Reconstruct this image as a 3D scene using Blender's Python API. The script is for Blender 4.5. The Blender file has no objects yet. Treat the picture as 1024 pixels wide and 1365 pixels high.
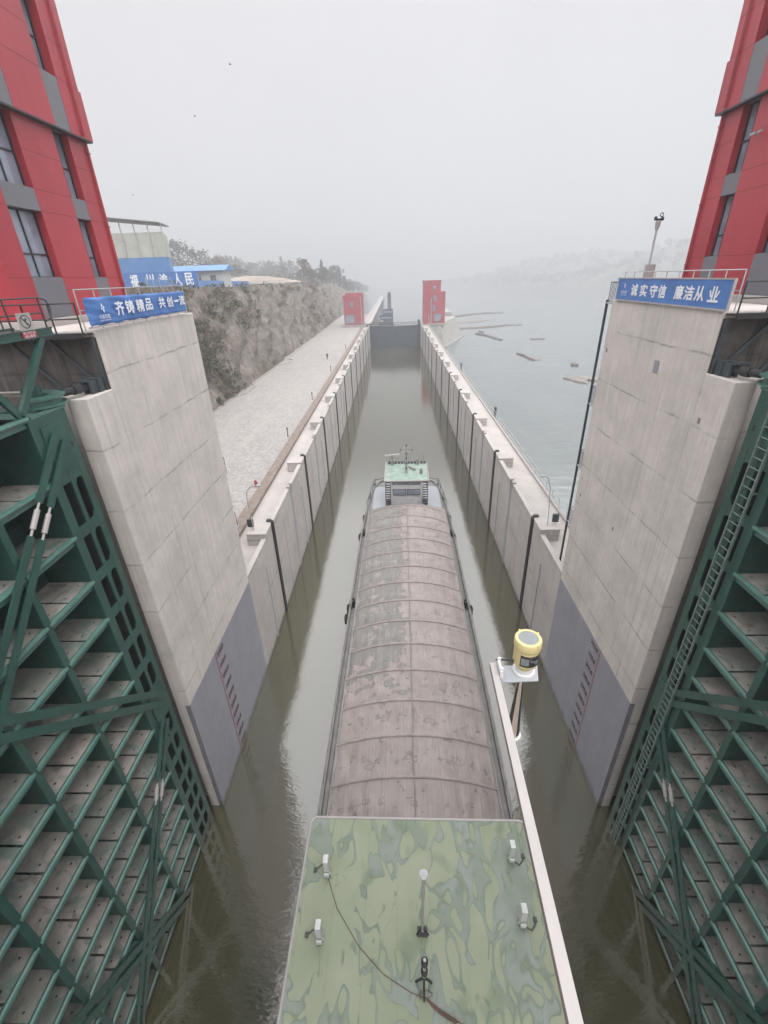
import bpy, bmesh, math, random
from mathutils import Vector, Matrix, noise
R = math.radians
HAZE = 0.0016
random.seed(7)
C = bpy.context.scene.collection
SC = bpy.context.scene

# ------------------------------------------------------------------ camera
cam = bpy.data.cameras.new('camera')
cam.sensor_fit = 'VERTICAL'; cam.sensor_height = 36.0
cam.lens = 597.75 / 1365 * 36.0
cam.clip_start = 0.05; cam.clip_end = 6000
camo = bpy.data.objects.new('camera', cam); C.objects.link(camo)
CP = Vector((-0.3073, 0.0, 28.944))
FW = Vector((-0.03039155, 0.88518686, -0.46424195))
RT = Vector((0.99938441, 0.01876685, -0.02964117))
UP = Vector((0.01752562, 0.46485701, 0.8852123))
m = Matrix((RT, UP, -FW)).transposed().to_4x4(); m.translation = CP
camo.matrix_world = m
SC.camera = camo
# ------------------------------------------------------------------ sky, sun, exposure
w = bpy.data.worlds.new('World'); SC.world = w; w.use_nodes = True
nt = w.node_tree; nt.nodes.clear()
SUN_EL, SUN_ROT = R(58), R(150)
out = nt.nodes.new('ShaderNodeOutputWorld'); bg = nt.nodes.new('ShaderNodeBackground')
sky = nt.nodes.new('ShaderNodeTexSky'); sky.sky_type = 'NISHITA'; sky.sun_disc = False
sky.sun_elevation = SUN_EL; sky.sun_rotation = SUN_ROT; sky.air_density = 2.0; sky.dust_density = 6.0
hs = nt.nodes.new('ShaderNodeHueSaturation'); hs.inputs['Saturation'].default_value = 0.08
tc = nt.nodes.new('ShaderNodeTexCoord'); sp = nt.nodes.new('ShaderNodeSeparateXYZ')
rp = nt.nodes.new('ShaderNodeValToRGB')       # overcast: brighter overhead than at the horizon
e = rp.color_ramp.elements
e[0].position = 0.0; e[0].color = (4.05, 4.0, 4.13, 1)
e[1].position = 1.0; e[1].color = (13, 13, 13.2, 1)
k = e.new(0.365); k.color = (3.85, 3.8, 3.93, 1)
k = e.new(0.46); k.color = (16.5, 16.5, 16.7, 1)
k = e.new(0.66); k.color = (17.5, 17.5, 17.7, 1)
mx = nt.nodes.new('ShaderNodeMix'); mx.data_type = 'RGBA'; mx.inputs[0].default_value = 0.93
nt.links.new(sky.outputs[0], hs.inputs['Color'])
nt.links.new(tc.outputs['Generated'], sp.inputs[0]); nt.links.new(sp.outputs[2], rp.inputs[0])
cn = nt.nodes.new('ShaderNodeTexNoise'); cn.inputs['Scale'].default_value = 1.6; cn.inputs['Detail'].default_value = 4
cmr = nt.nodes.new('ShaderNodeMapRange'); cmr.inputs[1].default_value = .3; cmr.inputs[2].default_value = .7; cmr.inputs[3].default_value = .93; cmr.inputs[4].default_value = 1.06
cmx = nt.nodes.new('ShaderNodeVectorMath'); cmx.operation = 'SCALE'
nt.links.new(tc.outputs['Generated'], cn.inputs['Vector']); nt.links.new(cn.outputs[0], cmr.inputs[0])
nt.links.new(rp.outputs[0], cmx.inputs[0]); nt.links.new(cmr.outputs[0], cmx.inputs['Scale'])
nt.links.new(hs.outputs[0], mx.inputs[6]); nt.links.new(cmx.outputs[0], mx.inputs[7])
nt.links.new(mx.outputs[2], bg.inputs[0]); nt.links.new(bg.outputs[0], out.inputs[0])
bg.inputs[1].default_value = 0.1
sl = bpy.data.lights.new('sun', 'SUN'); sl.energy = 0.9; sl.angle = R(25); sl.color = (1, .97, .94)
so = bpy.data.objects.new('sun', sl); C.objects.link(so)
so.rotation_euler = (R(90) - SUN_EL, 0, R(180) - SUN_ROT)
SC.view_settings.view_transform = 'Standard'; SC.view_settings.look = 'None'
SC.view_settings.exposure = 0.98; SC.view_settings.gamma = 1.0
SC.cycles.volume_bounces = 1; SC.cycles.max_bounces = 8
SC.cycles.use_denoising = True

# ------------------------------------------------------------------ materials
def N(t, typ, **kw):
    n = t.nodes.new(typ)
    for a, b in kw.items(): setattr(n, a, b)
    return n
def newmat(name):
    mt = bpy.data.materials.new(name); mt.use_nodes = True
    t = mt.node_tree; b = t.nodes['Principled BSDF']
    return mt, t, b
def setv(t, sock, v):
    if hasattr(v, 'is_output'): t.links.new(v, sock)
    else: sock.default_value = v
def mixc(t, f, a, b, mode='MIX'):
    n = N(t, 'ShaderNodeMix', data_type='RGBA', blend_type=mode)
    setv(t, n.inputs[0], f)
    for s, v in ((n.inputs[6], a), (n.inputs[7], b)):
        setv(t, s, v if hasattr(v, 'is_output') else (*v, 1))
    return n.outputs[2]
def ma(t, op, a, b=0.0, cl=False):
    n = N(t, 'ShaderNodeMath', operation=op, use_clamp=cl)
    setv(t, n.inputs[0], a); setv(t, n.inputs[1], b)
    return n.outputs[0]
def pos(t, scale=(1, 1, 1)):
    g = N(t, 'ShaderNodeNewGeometry'); mp = N(t, 'ShaderNodeMapping')
    mp.inputs['Scale'].default_value = scale
    t.links.new(g.outputs['Position'], mp.inputs['Vector'])
    return mp.outputs[0]
def objpos(t, scale=(1, 1, 1)):
    g = N(t, 'ShaderNodeTexCoord'); mp = N(t, 'ShaderNodeMapping')
    mp.inputs['Scale'].default_value = scale
    t.links.new(g.outputs['Object'], mp.inputs['Vector'])
    return mp.outputs[0]
def nz(t, vec, sc, det=4, rough=.55, dist=0):
    n = N(t, 'ShaderNodeTexNoise'); n.inputs['Scale'].default_value = sc
    n.inputs['Detail'].default_value = det; n.inputs['Roughness'].default_value = rough
    n.inputs['Distortion'].default_value = dist
    t.links.new(vec, n.inputs['Vector']); return n.outputs[0]
def ramp(t, f, *st):
    n = N(t, 'ShaderNodeValToRGB'); el = n.color_ramp.elements
    while len(el) < len(st): el.new(.5)
    for q, (p, c) in zip(el, st):
        q.position = p; q.color = (*c, 1) if isinstance(c, tuple) else (c, c, c, 1)
    t.links.new(f, n.inputs[0]); return n.outputs[0]
def bump(t, b, h, s=.3, d=.05):
    n = N(t, 'ShaderNodeBump'); n.inputs['Strength'].default_value = s; n.inputs['Distance'].default_value = d
    t.links.new(h, n.inputs['Height']); t.links.new(n.outputs[0], b.inputs['Normal'])
def plain(name, col, rough=.6, metal=0, var=.18, sc=2.0, streak=0, bmp=0.0, dirt=None, dirtamt=.5, spec=.5):
    mt, t, b = newmat(name)
    f = ramp(t, nz(t, pos(t), sc, 5), (.3, 0), (.7, 1))
    c = mixc(t, f, tuple(x * (1 - var) for x in col), tuple(min(1, x * (1 + var)) for x in col))
    if streak:
        f2 = ramp(t, nz(t, pos(t, (3, 3, .12)), 1.6, 4), (.45, 0), (.75, streak))
        c = mixc(t, f2, c, tuple(x * .45 for x in col))
    if dirt:
        f3 = ramp(t, nz(t, pos(t), sc * 1.7, 6, .65), (.52, 0), (.72, dirtamt))
        c = mixc(t, f3, c, dirt)
    t.links.new(c, b.inputs['Base Color'])
    b.inputs['Roughness'].default_value = rough; b.inputs['Metallic'].default_value = metal
    b.inputs['Specular IOR Level'].default_value = spec
    if bmp: bump(t, b, nz(t, pos(t), sc * 6, 4), bmp, .03)
    return mt
def concrete(name, ca, cb, joint=2.63, z0=25.95, streak=.35, stain=.25, panel=True, dark=.55):
    mt, t, b = newmat(name)
    p = pos(t)
    c = mixc(t, ramp(t, nz(t, pos(t, (1, 1, 1.3)), .4, 7, .65), (.36, 0), (.64, 1)), ca, cb)
    c = mixc(t, ramp(t, nz(t, pos(t, (9, 9, .5)), 1.0, 5, .65), (.4, 0), (.7, .3)), c, tuple(x * .78 for x in cb))
    c = mixc(t, ramp(t, nz(t, p, 3.5, 5, .7), (.3, .0), (.75, .28)), c, tuple(x * .72 for x in ca))
    s = N(t, 'ShaderNodeSeparateXYZ'); t.links.new(p, s.inputs[0])
    if panel:       # tone of the formwork panels
        cm = N(t, 'ShaderNodeCombineXYZ')
        t.links.new(ma(t, 'ADD', s.outputs[0], s.outputs[1]), cm.inputs[0]); t.links.new(s.outputs[2], cm.inputs[1])
        br = N(t, 'ShaderNodeTexBrick'); br.offset = 0.5
        br.inputs['Scale'].default_value = 1; br.inputs['Mortar Size'].default_value = .012
        br.inputs['Brick Width'].default_value = 2.4; br.inputs['Row Height'].default_value = joint / 2
        br.inputs['Color1'].default_value = (1, 1, 1, 1); br.inputs['Color2'].default_value = (.87, .87, .87, 1)
        br.inputs['Mortar'].default_value = (.84, .83, .82, 1)
        t.links.new(cm.outputs[0], br.inputs['Vector'])
        c = mixc(t, .75, c, br.outputs[0], 'MULTIPLY')
    # horizontal pour joints, wavering and broken
    zz = ma(t, 'ADD', ma(t, 'SUBTRACT', s.outputs[2], z0), ma(t, 'MULTIPLY', ma(t, 'SUBTRACT', nz(t, p, .7, 3), .5), .22))
    fr = ma(t, 'ABSOLUTE', ma(t, 'SUBTRACT', ma(t, 'FRACT', ma(t, 'ADD', ma(t, 'DIVIDE', zz, joint), 100.5)), .5))
    ln = ramp(t, fr, (.0, 1), (.012, .9), (.024, 0))
    lf = ma(t, 'MULTIPLY', ln, ramp(t, nz(t, p, .8, 5, .65), (.42, .05), (.6, .8)))
    c = mixc(t, lf, c, tuple(x * .45 for x in ca))
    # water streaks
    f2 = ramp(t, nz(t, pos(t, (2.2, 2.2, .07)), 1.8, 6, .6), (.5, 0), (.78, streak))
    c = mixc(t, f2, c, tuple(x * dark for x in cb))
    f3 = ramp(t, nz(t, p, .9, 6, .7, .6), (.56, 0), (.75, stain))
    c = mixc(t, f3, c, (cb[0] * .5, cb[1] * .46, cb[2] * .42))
    f4 = ramp(t, nz(t, pos(t, (3, 3, .2)), 2.3, 4), (.6, 0), (.72, .35))
    c = mixc(t, f4, c, tuple(min(.75, x * 1.25) for x in ca))
    t.links.new(c, b.inputs['Base Color']); b.inputs['Roughness'].default_value = .85
    b.inputs['Specular IOR Level'].default_value = .25
    bump(t, b, ma(t, 'SUBTRACT', nz(t, p, 9, 6, .7), lf), .35, .03)
    return mt
M = {}
M['concrete'] = concrete('pier_concrete', (.61, .562, .527), (.475, .44, .415), panel=False)
M['wallcon'] = concrete('lock_wall_concrete', (.50, .462, .44), (.42, .392, .375), joint=4.2, z0=1.0, streak=.3, stain=.12)
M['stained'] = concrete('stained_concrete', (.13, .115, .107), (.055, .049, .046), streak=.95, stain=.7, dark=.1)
M['topcon'] = plain('deck_concrete', (.34, .305, .29), .85, var=.16, sc=1.6, bmp=.25, dirt=(.3, .27, .25), dirtamt=.45)
M['coat'] = plain('grey_coating', (.25, .255, .29), .45, var=.08, sc=.6, streak=.22)
M['coatdark'] = plain('grey_coating_dark', (.17, .165, .18), .6, var=.2, sc=1.5)  # darker, more mottled grey for the strip on the front face
M['red'] = plain('red_cladding', (.335, .028, .04), .36, var=.12, sc=.35, streak=.18, bmp=.03)
M['redfar'] = plain('red_cladding_matt', (.33, .035, .055), .5, var=.1, sc=.3)
M['redjoint'] = plain('red_joint', (.12, .012, .018), .6)
M['panel'] = plain('grey_cladding', (.13, .13, .145), .4, var=.06, sc=.5)
M['frame'] = plain('dark_frame', (.02, .021, .025), .4)
M['green'] = plain('green_steel', (.016, .066, .052), .38, var=.2, sc=1.3, dirt=(.06, .075, .065), dirtamt=.35, spec=.6)
M['ladder'] = plain('worn_ladder_paint', (.12, .17, .15), .45, var=.3, sc=4)
M['greenlt'] = plain('green_flange', (.05, .135, .112), .34, var=.15, sc=1.3, dirt=(.15, .155, .14), dirtamt=.5, spec=.7)
M['black'] = plain('black_steel', (.018, .018, .02), .45, var=.25, sc=4)
M['dark'] = plain('dark_steel', (.035, .045, .05), .5, var=.25, sc=3)
M['rubber'] = plain('tyre_rubber', (.012, .012, .013), .8)
M['white'] = plain('white_paint', (.34, .318, .31), .4, var=.04, sc=3, dirt=(.5, .45, .42), dirtamt=.2)
M['rail'] = plain('galvanised_rail', (.42, .42, .42), .45, metal=.2)
M['blue'] = plain('blue_banner_cloth', (.06, .16, .42), .55, var=.12, sc=1.2)
M['bluesheet'] = plain('blue_sheet_metal', (.10, .22, .45), .5, var=.1, sc=.5)
M['letter'] = plain('white_lettering', (.72, .74, .78), .55, var=.04)
M['pale'] = plain('pale_sheet', (.42, .43, .385), .6, var=.1, sc=.5, streak=.3)
M['duct'] = plain('brown_duct_cover', (.20, .16, .135), .8, var=.25, sc=1.5)  # also paints the shade on the sensor beam's sides
M['slate'] = plain('slate_gate_steel', (.028, .046, .068), .5, var=.25, sc=.5, streak=.4)
M['rust'] = plain('red_gauge_paint', (.28, .06, .05), .6, var=.3, sc=5)
M['yellow'] = plain('yellow_cast', (.50, .425, .21), .42, var=.04, sc=6)
M['chrome'] = plain('brushed_steel', (.62, .58, .55), .22, metal=1, var=.08, sc=5)
M['plate'] = plain('grey_plate', (.33, .345, .37), .45, var=.06, sc=6)
M['lens'] = plain('grey_window', (.17, .185, .19), .12, var=.1, sc=12)
M['hull'] = plain('boat_grey', (.20, .195, .19), .55, var=.2, sc=1.2, dirt=(.13, .11, .1), dirtamt=.5)
M['boatwhite'] = plain('boat_white', (.52, .52, .52), .5, var=.1, sc=2, dirt=(.35, .3, .27), dirtamt=.4)
M['stone'] = concrete('stone_pitching', (.42, .41, .37), (.33, .32, .3), joint=1.6, z0=0, streak=.2, stain=.2)
M['shoal'] = plain('pale_slab', (.19, .168, .15), .8, var=.25, sc=.5, bmp=.3)
M['shoaldark'] = plain('dark_debris', (.11, .09, .08), .9, var=.4, sc=.6)
M['soil'] = plain('bare_soil', (.36, .30, .25), .95, var=.3, sc=.05, bmp=.3)
M['bark'] = plain('bark', (.07, .055, .045), .9)
M['leaf'] = plain('leaf_olive', (.065, .075, .04), .8, var=.4, sc=.6)
M['leafdk'] = plain('leaf_dark', (.05, .058, .042), .8, var=.4, sc=.6)
M['leafdry'] = plain('leaf_dry', (.13, .105, .07), .85, var=.4, sc=.5)
M['greendark'] = plain('shaded_dirty_skin_plate', (.012, .043, .035), .6, var=.35, sc=.8, dirt=(.05, .05, .042), dirtamt=.6, streak=.5)  # gate green darkened to paint shade deep in the cells, dirt over it
M['skin'] = plain('skin', (.4, .24, .18), .6)
M['cloth'] = plain('dark_clothing', (.03, .03, .035), .8)
M['wire'] = plain('brown_cable', (.13, .08, .06), .7)
M['cabletan'] = plain('dark_cable', (.06, .06, .055), .7)

def weather(name, z0, z1, col, amt, rustamt):
    mt = M[name]; t = mt.node_tree; b = t.nodes['Principled BSDF']
    c = b.inputs['Base Color'].links[0].from_socket
    s = N(t, 'ShaderNodeSeparateXYZ'); p = pos(t); t.links.new(p, s.inputs[0])
    if rustamt:
        c = mixc(t, ramp(t, nz(t, p, 3.1, 7, .75), (.6, 0), (.7, rustamt)), c, (.11, .05, .028))
        c = mixc(t, ramp(t, nz(t, pos(t, (5, 5, .35)), 1.2, 5, .65), (.6, 0), (.75, rustamt * .7)), c, (.09, .075, .06))
    zz = ma(t, 'ADD', s.outputs[2], ma(t, 'MULTIPLY', ma(t, 'SUBTRACT', nz(t, pos(t, (1.5, 1.5, .3)), 1.3, 5, .65), .5), 1.4 * (z1 - z0) + .3))
    k = ma(t, 'DIVIDE', ma(t, 'SUBTRACT', z1, zz), z1 - z0, True)
    c = mixc(t, ma(t, 'MULTIPLY', k, amt), c, col)
    t.links.new(c, b.inputs['Base Color'])
def mk_glass():
    mt, t, b = newmat('window_glass')
    c = mixc(t, ramp(t, nz(t, pos(t), .8, 2), (.4, 0), (.6, 1)), (.17, .195, .245), (.24, .27, .33))
    t.links.new(c, b.inputs['Base Color']); b.inputs['Roughness'].default_value = .06
    b.inputs['IOR'].default_value = 1.75
    return mt
M['glass'] = mk_glass()
def mk_web():
    mt, t, b = newmat('dusty_girder_web')
    p = pos(t)
    c = mixc(t, ramp(t, nz(t, p, 1.1, 5, .6, .5), (.38, 0), (.62, 1)), (.35, .31, .285), (.24, .228, .21))
    c = mixc(t, ramp(t, nz(t, p, .8, 4, .6, 1.0), (.5, 0), (.62, .8)), c, (.10, .17, .145))
    c = mixc(t, ramp(t, nz(t, p, 1.7, 5, .6, .8), (.56, 0), (.7, .75)), c, (.10, .09, .08))
    t.links.new(c, b.inputs['Base Color']); b.inputs['Roughness'].default_value = .75
    c = mixc(t, ramp(t, nz(t, p, .33, 3, .5), (.42, 0), (.6, .55)), c, (.13, .16, .14))
    c = mixc(t, ramp(t, nz(t, p, 4.5, 6, .75), (.56, 0), (.7, .6)), c, (.13, .075, .045))
    t.links.new(c, b.inputs['Base Color'])
    bump(t, b, nz(t, p, 8, 4), .2, .02)
    return mt
M['web'] = mk_web()
def mk_water(name, ca, cb, ior, scale, strength, rough, stretch=(1, .5, 1), dist=.045):
    mt, t, b = newmat(name)
    p = pos(t)
    c = mixc(t, ramp(t, nz(t, pos(t, (1, .35, 1)), .12, 4), (.35, 0), (.65, 1)), ca, cb)
    t.links.new(c, b.inputs['Base Color'])
    b.inputs['Roughness'].default_value = rough; b.inputs['IOR'].default_value = ior
    q = pos(t, stretch)
    h = ma(t, 'ADD', nz(t, q, scale, 5, .55, .6), ma(t, 'MULTIPLY', nz(t, q, scale * .22, 3, .5), 2.2))
    bump(t, b, h, strength, dist)
    return mt
M['water'] = mk_water('lock_water', (.064, .060, .032), (.048, .047, .027), 2.3, 5.5, .13, .02, (.55, 1.2, 1))
M['river'] = mk_water('river_water', (.135, .152, .147), (.115, .134, .13), 2.2, .45, .4, .1, (.5, 1.3, 1), .15)
def mk_tarp():
    mt, t, b = newmat('tarpaulin')
    p = objpos(t)
    s = N(t, 'ShaderNodeSeparateXYZ'); t.links.new(p, s.inputs[0])
    base = mixc(t, ramp(t, nz(t, p, .8, 5), (.35, 0), (.65, 1)), (.24, .205, .193), (.305, .265, .25))
    # cloth lanes and creases running along the boat
    ln = ma(t, 'ABSOLUTE', ma(t, 'SUBTRACT', ma(t, 'FRACT', ma(t, 'ADD', ma(t, 'MULTIPLY', ma(t, 'ADD', s.outputs[0], ma(t, 'MULTIPLY', nz(t, p, 1.2, 2), .12)), .93), 50)), .5))
    base = mixc(t, ramp(t, ln, (0, .45), (.03, .0)), base, (.15, .13, .122))
    base = mixc(t, ramp(t, ln, (.03, .0), (.055, .35), (.09, 0)), base, (.36, .32, .30))
    cr = nz(t, objpos(t, (7, .5, 7)), 1.0, 4, .6)
    base = mixc(t, ramp(t, cr, (.5, 0), (.75, .35)), base, (.15, .13, .12))
    # rain puddles: a dark wet ring around each one
    pd = nz(t, objpos(t, (1.25, 1.1, 0)), 1.1, 2.5, .5, .5)
    wet = ma(t, 'MULTIPLY', ramp(t, ma(t, 'ADD', s.outputs[0], ma(t, 'MULTIPLY', nz(t, p, .5, 2), 3)), (.40, 1), (.46, 0)), 1)
    # wet half on the left side, beyond the nearest panels
    side = ramp(t, ma(t, 'MULTIPLY_ADD', s.outputs[0], .1, ), (.0, 0), (1, 0))
    lx = ramp(t, ma(t, 'ADD', ma(t, 'MULTIPLY', s.outputs[0], -.25), .35), (.35, 0), (.6, 1))
    ly = ramp(t, ma(t, 'MULTIPLY', ma(t, 'SUBTRACT', s.outputs[1], 19), .1), (.1, 0), (.7, 1))
    lw = ma(t, 'MULTIPLY', lx, ly)
    n2 = ma(t, 'ADD', nz(t, objpos(t, (1.2, 1.6, 0)), .9, 4, .55, .4), ma(t, 'MULTIPLY', lw, .26))
    wetmask = ramp(t, n2, (.66, 0), (.67, 1))
    ring = ramp(t, n2, (.65, 0), (.66, 1), (.668, 1), (.69, 0))
    base = mixc(t, ma(t, 'MULTIPLY', wetmask, .9), base, (.155, .15, .14))
    base = mixc(t, ma(t, 'MULTIPLY', ring, .8), base, (.115, .10, .094))
    rowm = ma(t, 'ABSOLUTE', ma(t, 'SUBTRACT', ma(t, 'FRACT', ma(t, 'ADD', ma(t, 'DIVIDE', ma(t, 'SUBTRACT', s.outputs[1], 15.8), 2.66), 50)), .5))
    pd = ma(t, 'SUBTRACT', ma(t, 'ADD', pd, ma(t, 'MULTIPLY', ma(t, 'SUBTRACT', nz(t, p, .23, 2), .5), .3)), ma(t, 'MULTIPLY', rowm, .5))
    r2 = ramp(t, pd, (.545, 0), (.56, 1), (.585, .9), (.61, .25))
    base = mixc(t, ma(t, 'MULTIPLY', r2, .5), base, (.085, .075, .07))
    base = mixc(t, ramp(t, nz(t, objpos(t, (5, .22, 5)), 1.1, 5, .65), (.52, 0), (.72, .5)), base, (.38, .335, .315))
    base = mixc(t, ramp(t, nz(t, objpos(t, (1, .8, 1)), .9, 6, .7), (.56, 0), (.7, .25)), base, (.16, .14, .13))
    t.links.new(base, b.inputs['Base Color'])
    rr = ramp(t, n2, (.64, .6), (.68, .36)); t.links.new(rr, b.inputs['Roughness'])
    bump(t, b, cr, .5, .08)
    return mt
M['tarp'] = mk_tarp()
M['hoop'] = plain('tarpaulin_over_hoop', (.29, .252, .237), .6, var=.2, sc=2)
def mk_roof():
    mt, t, b = newmat('wet_green_roof')
    p = objpos(t, (1.25, .62, 1)); s = N(t, 'ShaderNodeSeparateXYZ'); t.links.new(objpos(t), s.inputs[0])
    n1 = nz(t, p, .95, 1.6, .45, .9); n2 = nz(t, objpos(t, (1, .7, 1)), .42, 3, .5)
    cl = ma(t, 'ABSOLUTE', ma(t, 'SUBTRACT', n1, .5))                 # distance from a channel centre
    wd = ma(t, 'MULTIPLY', ma(t, 'SUBTRACT', n2, .375), .42)           # local channel width
    d = ma(t, 'SUBTRACT', cl, wd)
    d = ma(t, 'ADD', d, ma(t, 'MULTIPLY', ma(t, 'SUBTRACT', nz(t, objpos(t), 2.4, 3), .5), .02))
    k = ma(t, 'ADD', ma(t, 'MULTIPLY', d, 4), .5)                     # .5 = water's edge
    dry = mixc(t, ramp(t, nz(t, objpos(t), .5, 4), (.35, 0), (.65, 1)), (.2, .23, .148), (.245, .27, .19))
    wet = mixc(t, ramp(t, nz(t, objpos(t), .7, 3, .6), (.4, 0), (.6, 1)), (.145, .18, .132), (.185, .215, .19))
    c = mixc(t, ramp(t, k, (.49, 1), (.51, 0)), dry, wet)
    c = mixc(t, ramp(t, k, (.40, 0), (.475, .55), (.505, .65), (.54, 0)), c, (.08, .115, .07))
    c = mixc(t, ramp(t, nz(t, objpos(t, (1, .6, 1)), .8, 2), (.6, 0), (.68, .6)), c, (.095, .135, .085))
    ln = ma(t, 'ABSOLUTE', ma(t, 'SUBTRACT', ma(t, 'FRACT', ma(t, 'ADD', ma(t, 'MULTIPLY', s.outputs[0], .83), 50.2)), .5))
    c = mixc(t, ramp(t, ln, (0, .5), (.012, .0)), c, (.08, .115, .07))
    c = mixc(t, ramp(t, nz(t, objpos(t), 2.5, 6, .7), (.55, 0), (.75, .35)), c, (.25, .23, .17))
    c = mixc(t, ramp(t, nz(t, objpos(t), 14, 4, .7), (.66, 0), (.74, .5)), c, (.10, .09, .06))
    t.links.new(c, b.inputs['Base Color'])
    t.links.new(ramp(t, k, (.48, .16), (.52, .5)), b.inputs['Roughness'])
    return mt
M['roof'] = mk_roof()
M['mint'] = plain('mint_roof', (.205, .285, .24), .5, var=.25, sc=1.2, dirt=(.42, .40, .37), dirtamt=.8)
def mk_apron():
    mt, t, b = newmat('rubble_paving')
    p = pos(t)
    c = mixc(t, ramp(t, nz(t, p, .05, 4), (.35, 0), (.65, 1)), (.37, .34, .322), (.33, .31, .297))
    for sc, am in ((5.5, .45), (2.6, .25)):
        v = N(t, 'ShaderNodeTexVoronoi'); v.inputs['Scale'].default_value = sc; t.links.new(p, v.inputs['Vector'])
        h = N(t, 'ShaderNodeSeparateColor'); t.links.new(v.outputs['Color'], h.inputs[0])
        c = mixc(t, ma(t, 'MULTIPLY', h.outputs[0], am), c, (.16, .148, .14))
        c = mixc(t, ramp(t, h.outputs[1], (.72, 0), (.8, am)), c, (.46, .43, .41))
    c = mixc(t, ramp(t, nz(t, p, .4, 6, .7), (.5, 0), (.68, .22)), c, (.2, .182, .17))
    c = mixc(t, ramp(t, nz(t, pos(t, (1, .06, 1)), .5, 4), (.55, 0), (.7, .3)), c, (.38, .355, .335))
    t.links.new(c, b.inputs['Base Color']); b.inputs['Roughness'].default_value = .9
    bump(t, b, nz(t, p, 4, 6, .7), .4, .06); return mt
M['apron'] = mk_apron()
def mk_rock():
    mt, t, b = newmat('cut_rock')
    p = pos(t)
    q = pos(t, (1, .6, 1.6))
    c = mixc(t, ramp(t, nz(t, q, .16, 6, .65, .8), (.38, 0), (.62, 1)), (.145, .115, .098), (.22, .195, .17))
    c = mixc(t, ramp(t, nz(t, pos(t, (1, 1, .5)), .7, 6, .7, 1.2), (.5, 0), (.64, .85)), c, (.33, .292, .26))
    c = mixc(t, ramp(t, nz(t, q, .9, 5, .7), (.55, 0), (.68, .85)), c, (.07, .06, .05))
    c = mixc(t, ramp(t, nz(t, p, .13, 5, .7), (.48, 0), (.62, .75)), c, (.095, .08, .055))
    t.links.new(c, b.inputs['Base Color']); b.inputs['Roughness'].default_value = .95
    b.inputs['Specular IOR Level'].default_value = .15
    bump(t, b, nz(t, p, 1.2, 8, .7, .6), 1.0, .5); return mt
M['rock'] = mk_rock()
def mk_land():
    mt, t, b = newmat('land_cover')
    p = pos(t)
    c = mixc(t, ramp(t, nz(t, p, .03, 6, .6), (.4, 0), (.6, 1)), (.07, .085, .05), (.17, .15, .105))
    c = mixc(t, ramp(t, nz(t, p, .012, 4, .6), (.56, 0), (.66, .8)), c, (.34, .29, .24))
    t.links.new(c, b.inputs['Base Color']); b.inputs['Roughness'].default_value = .95
    bump(t, b, nz(t, p, .3, 6, .7), .8, .8); return mt
M['land'] = mk_land()

for n_, r_ in (('green', .5), ('greenlt', .45)): weather(n_, .2, 1.6, (.03, .035, .02), .8, r_)
weather('web', .2, 1.6, (.06, .06, .04), .75, 0)
for n_ in ('coat', 'coatdark', 'wallcon'): weather(n_, .05, .55, (.07, .068, .05), .8, 0)
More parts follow.
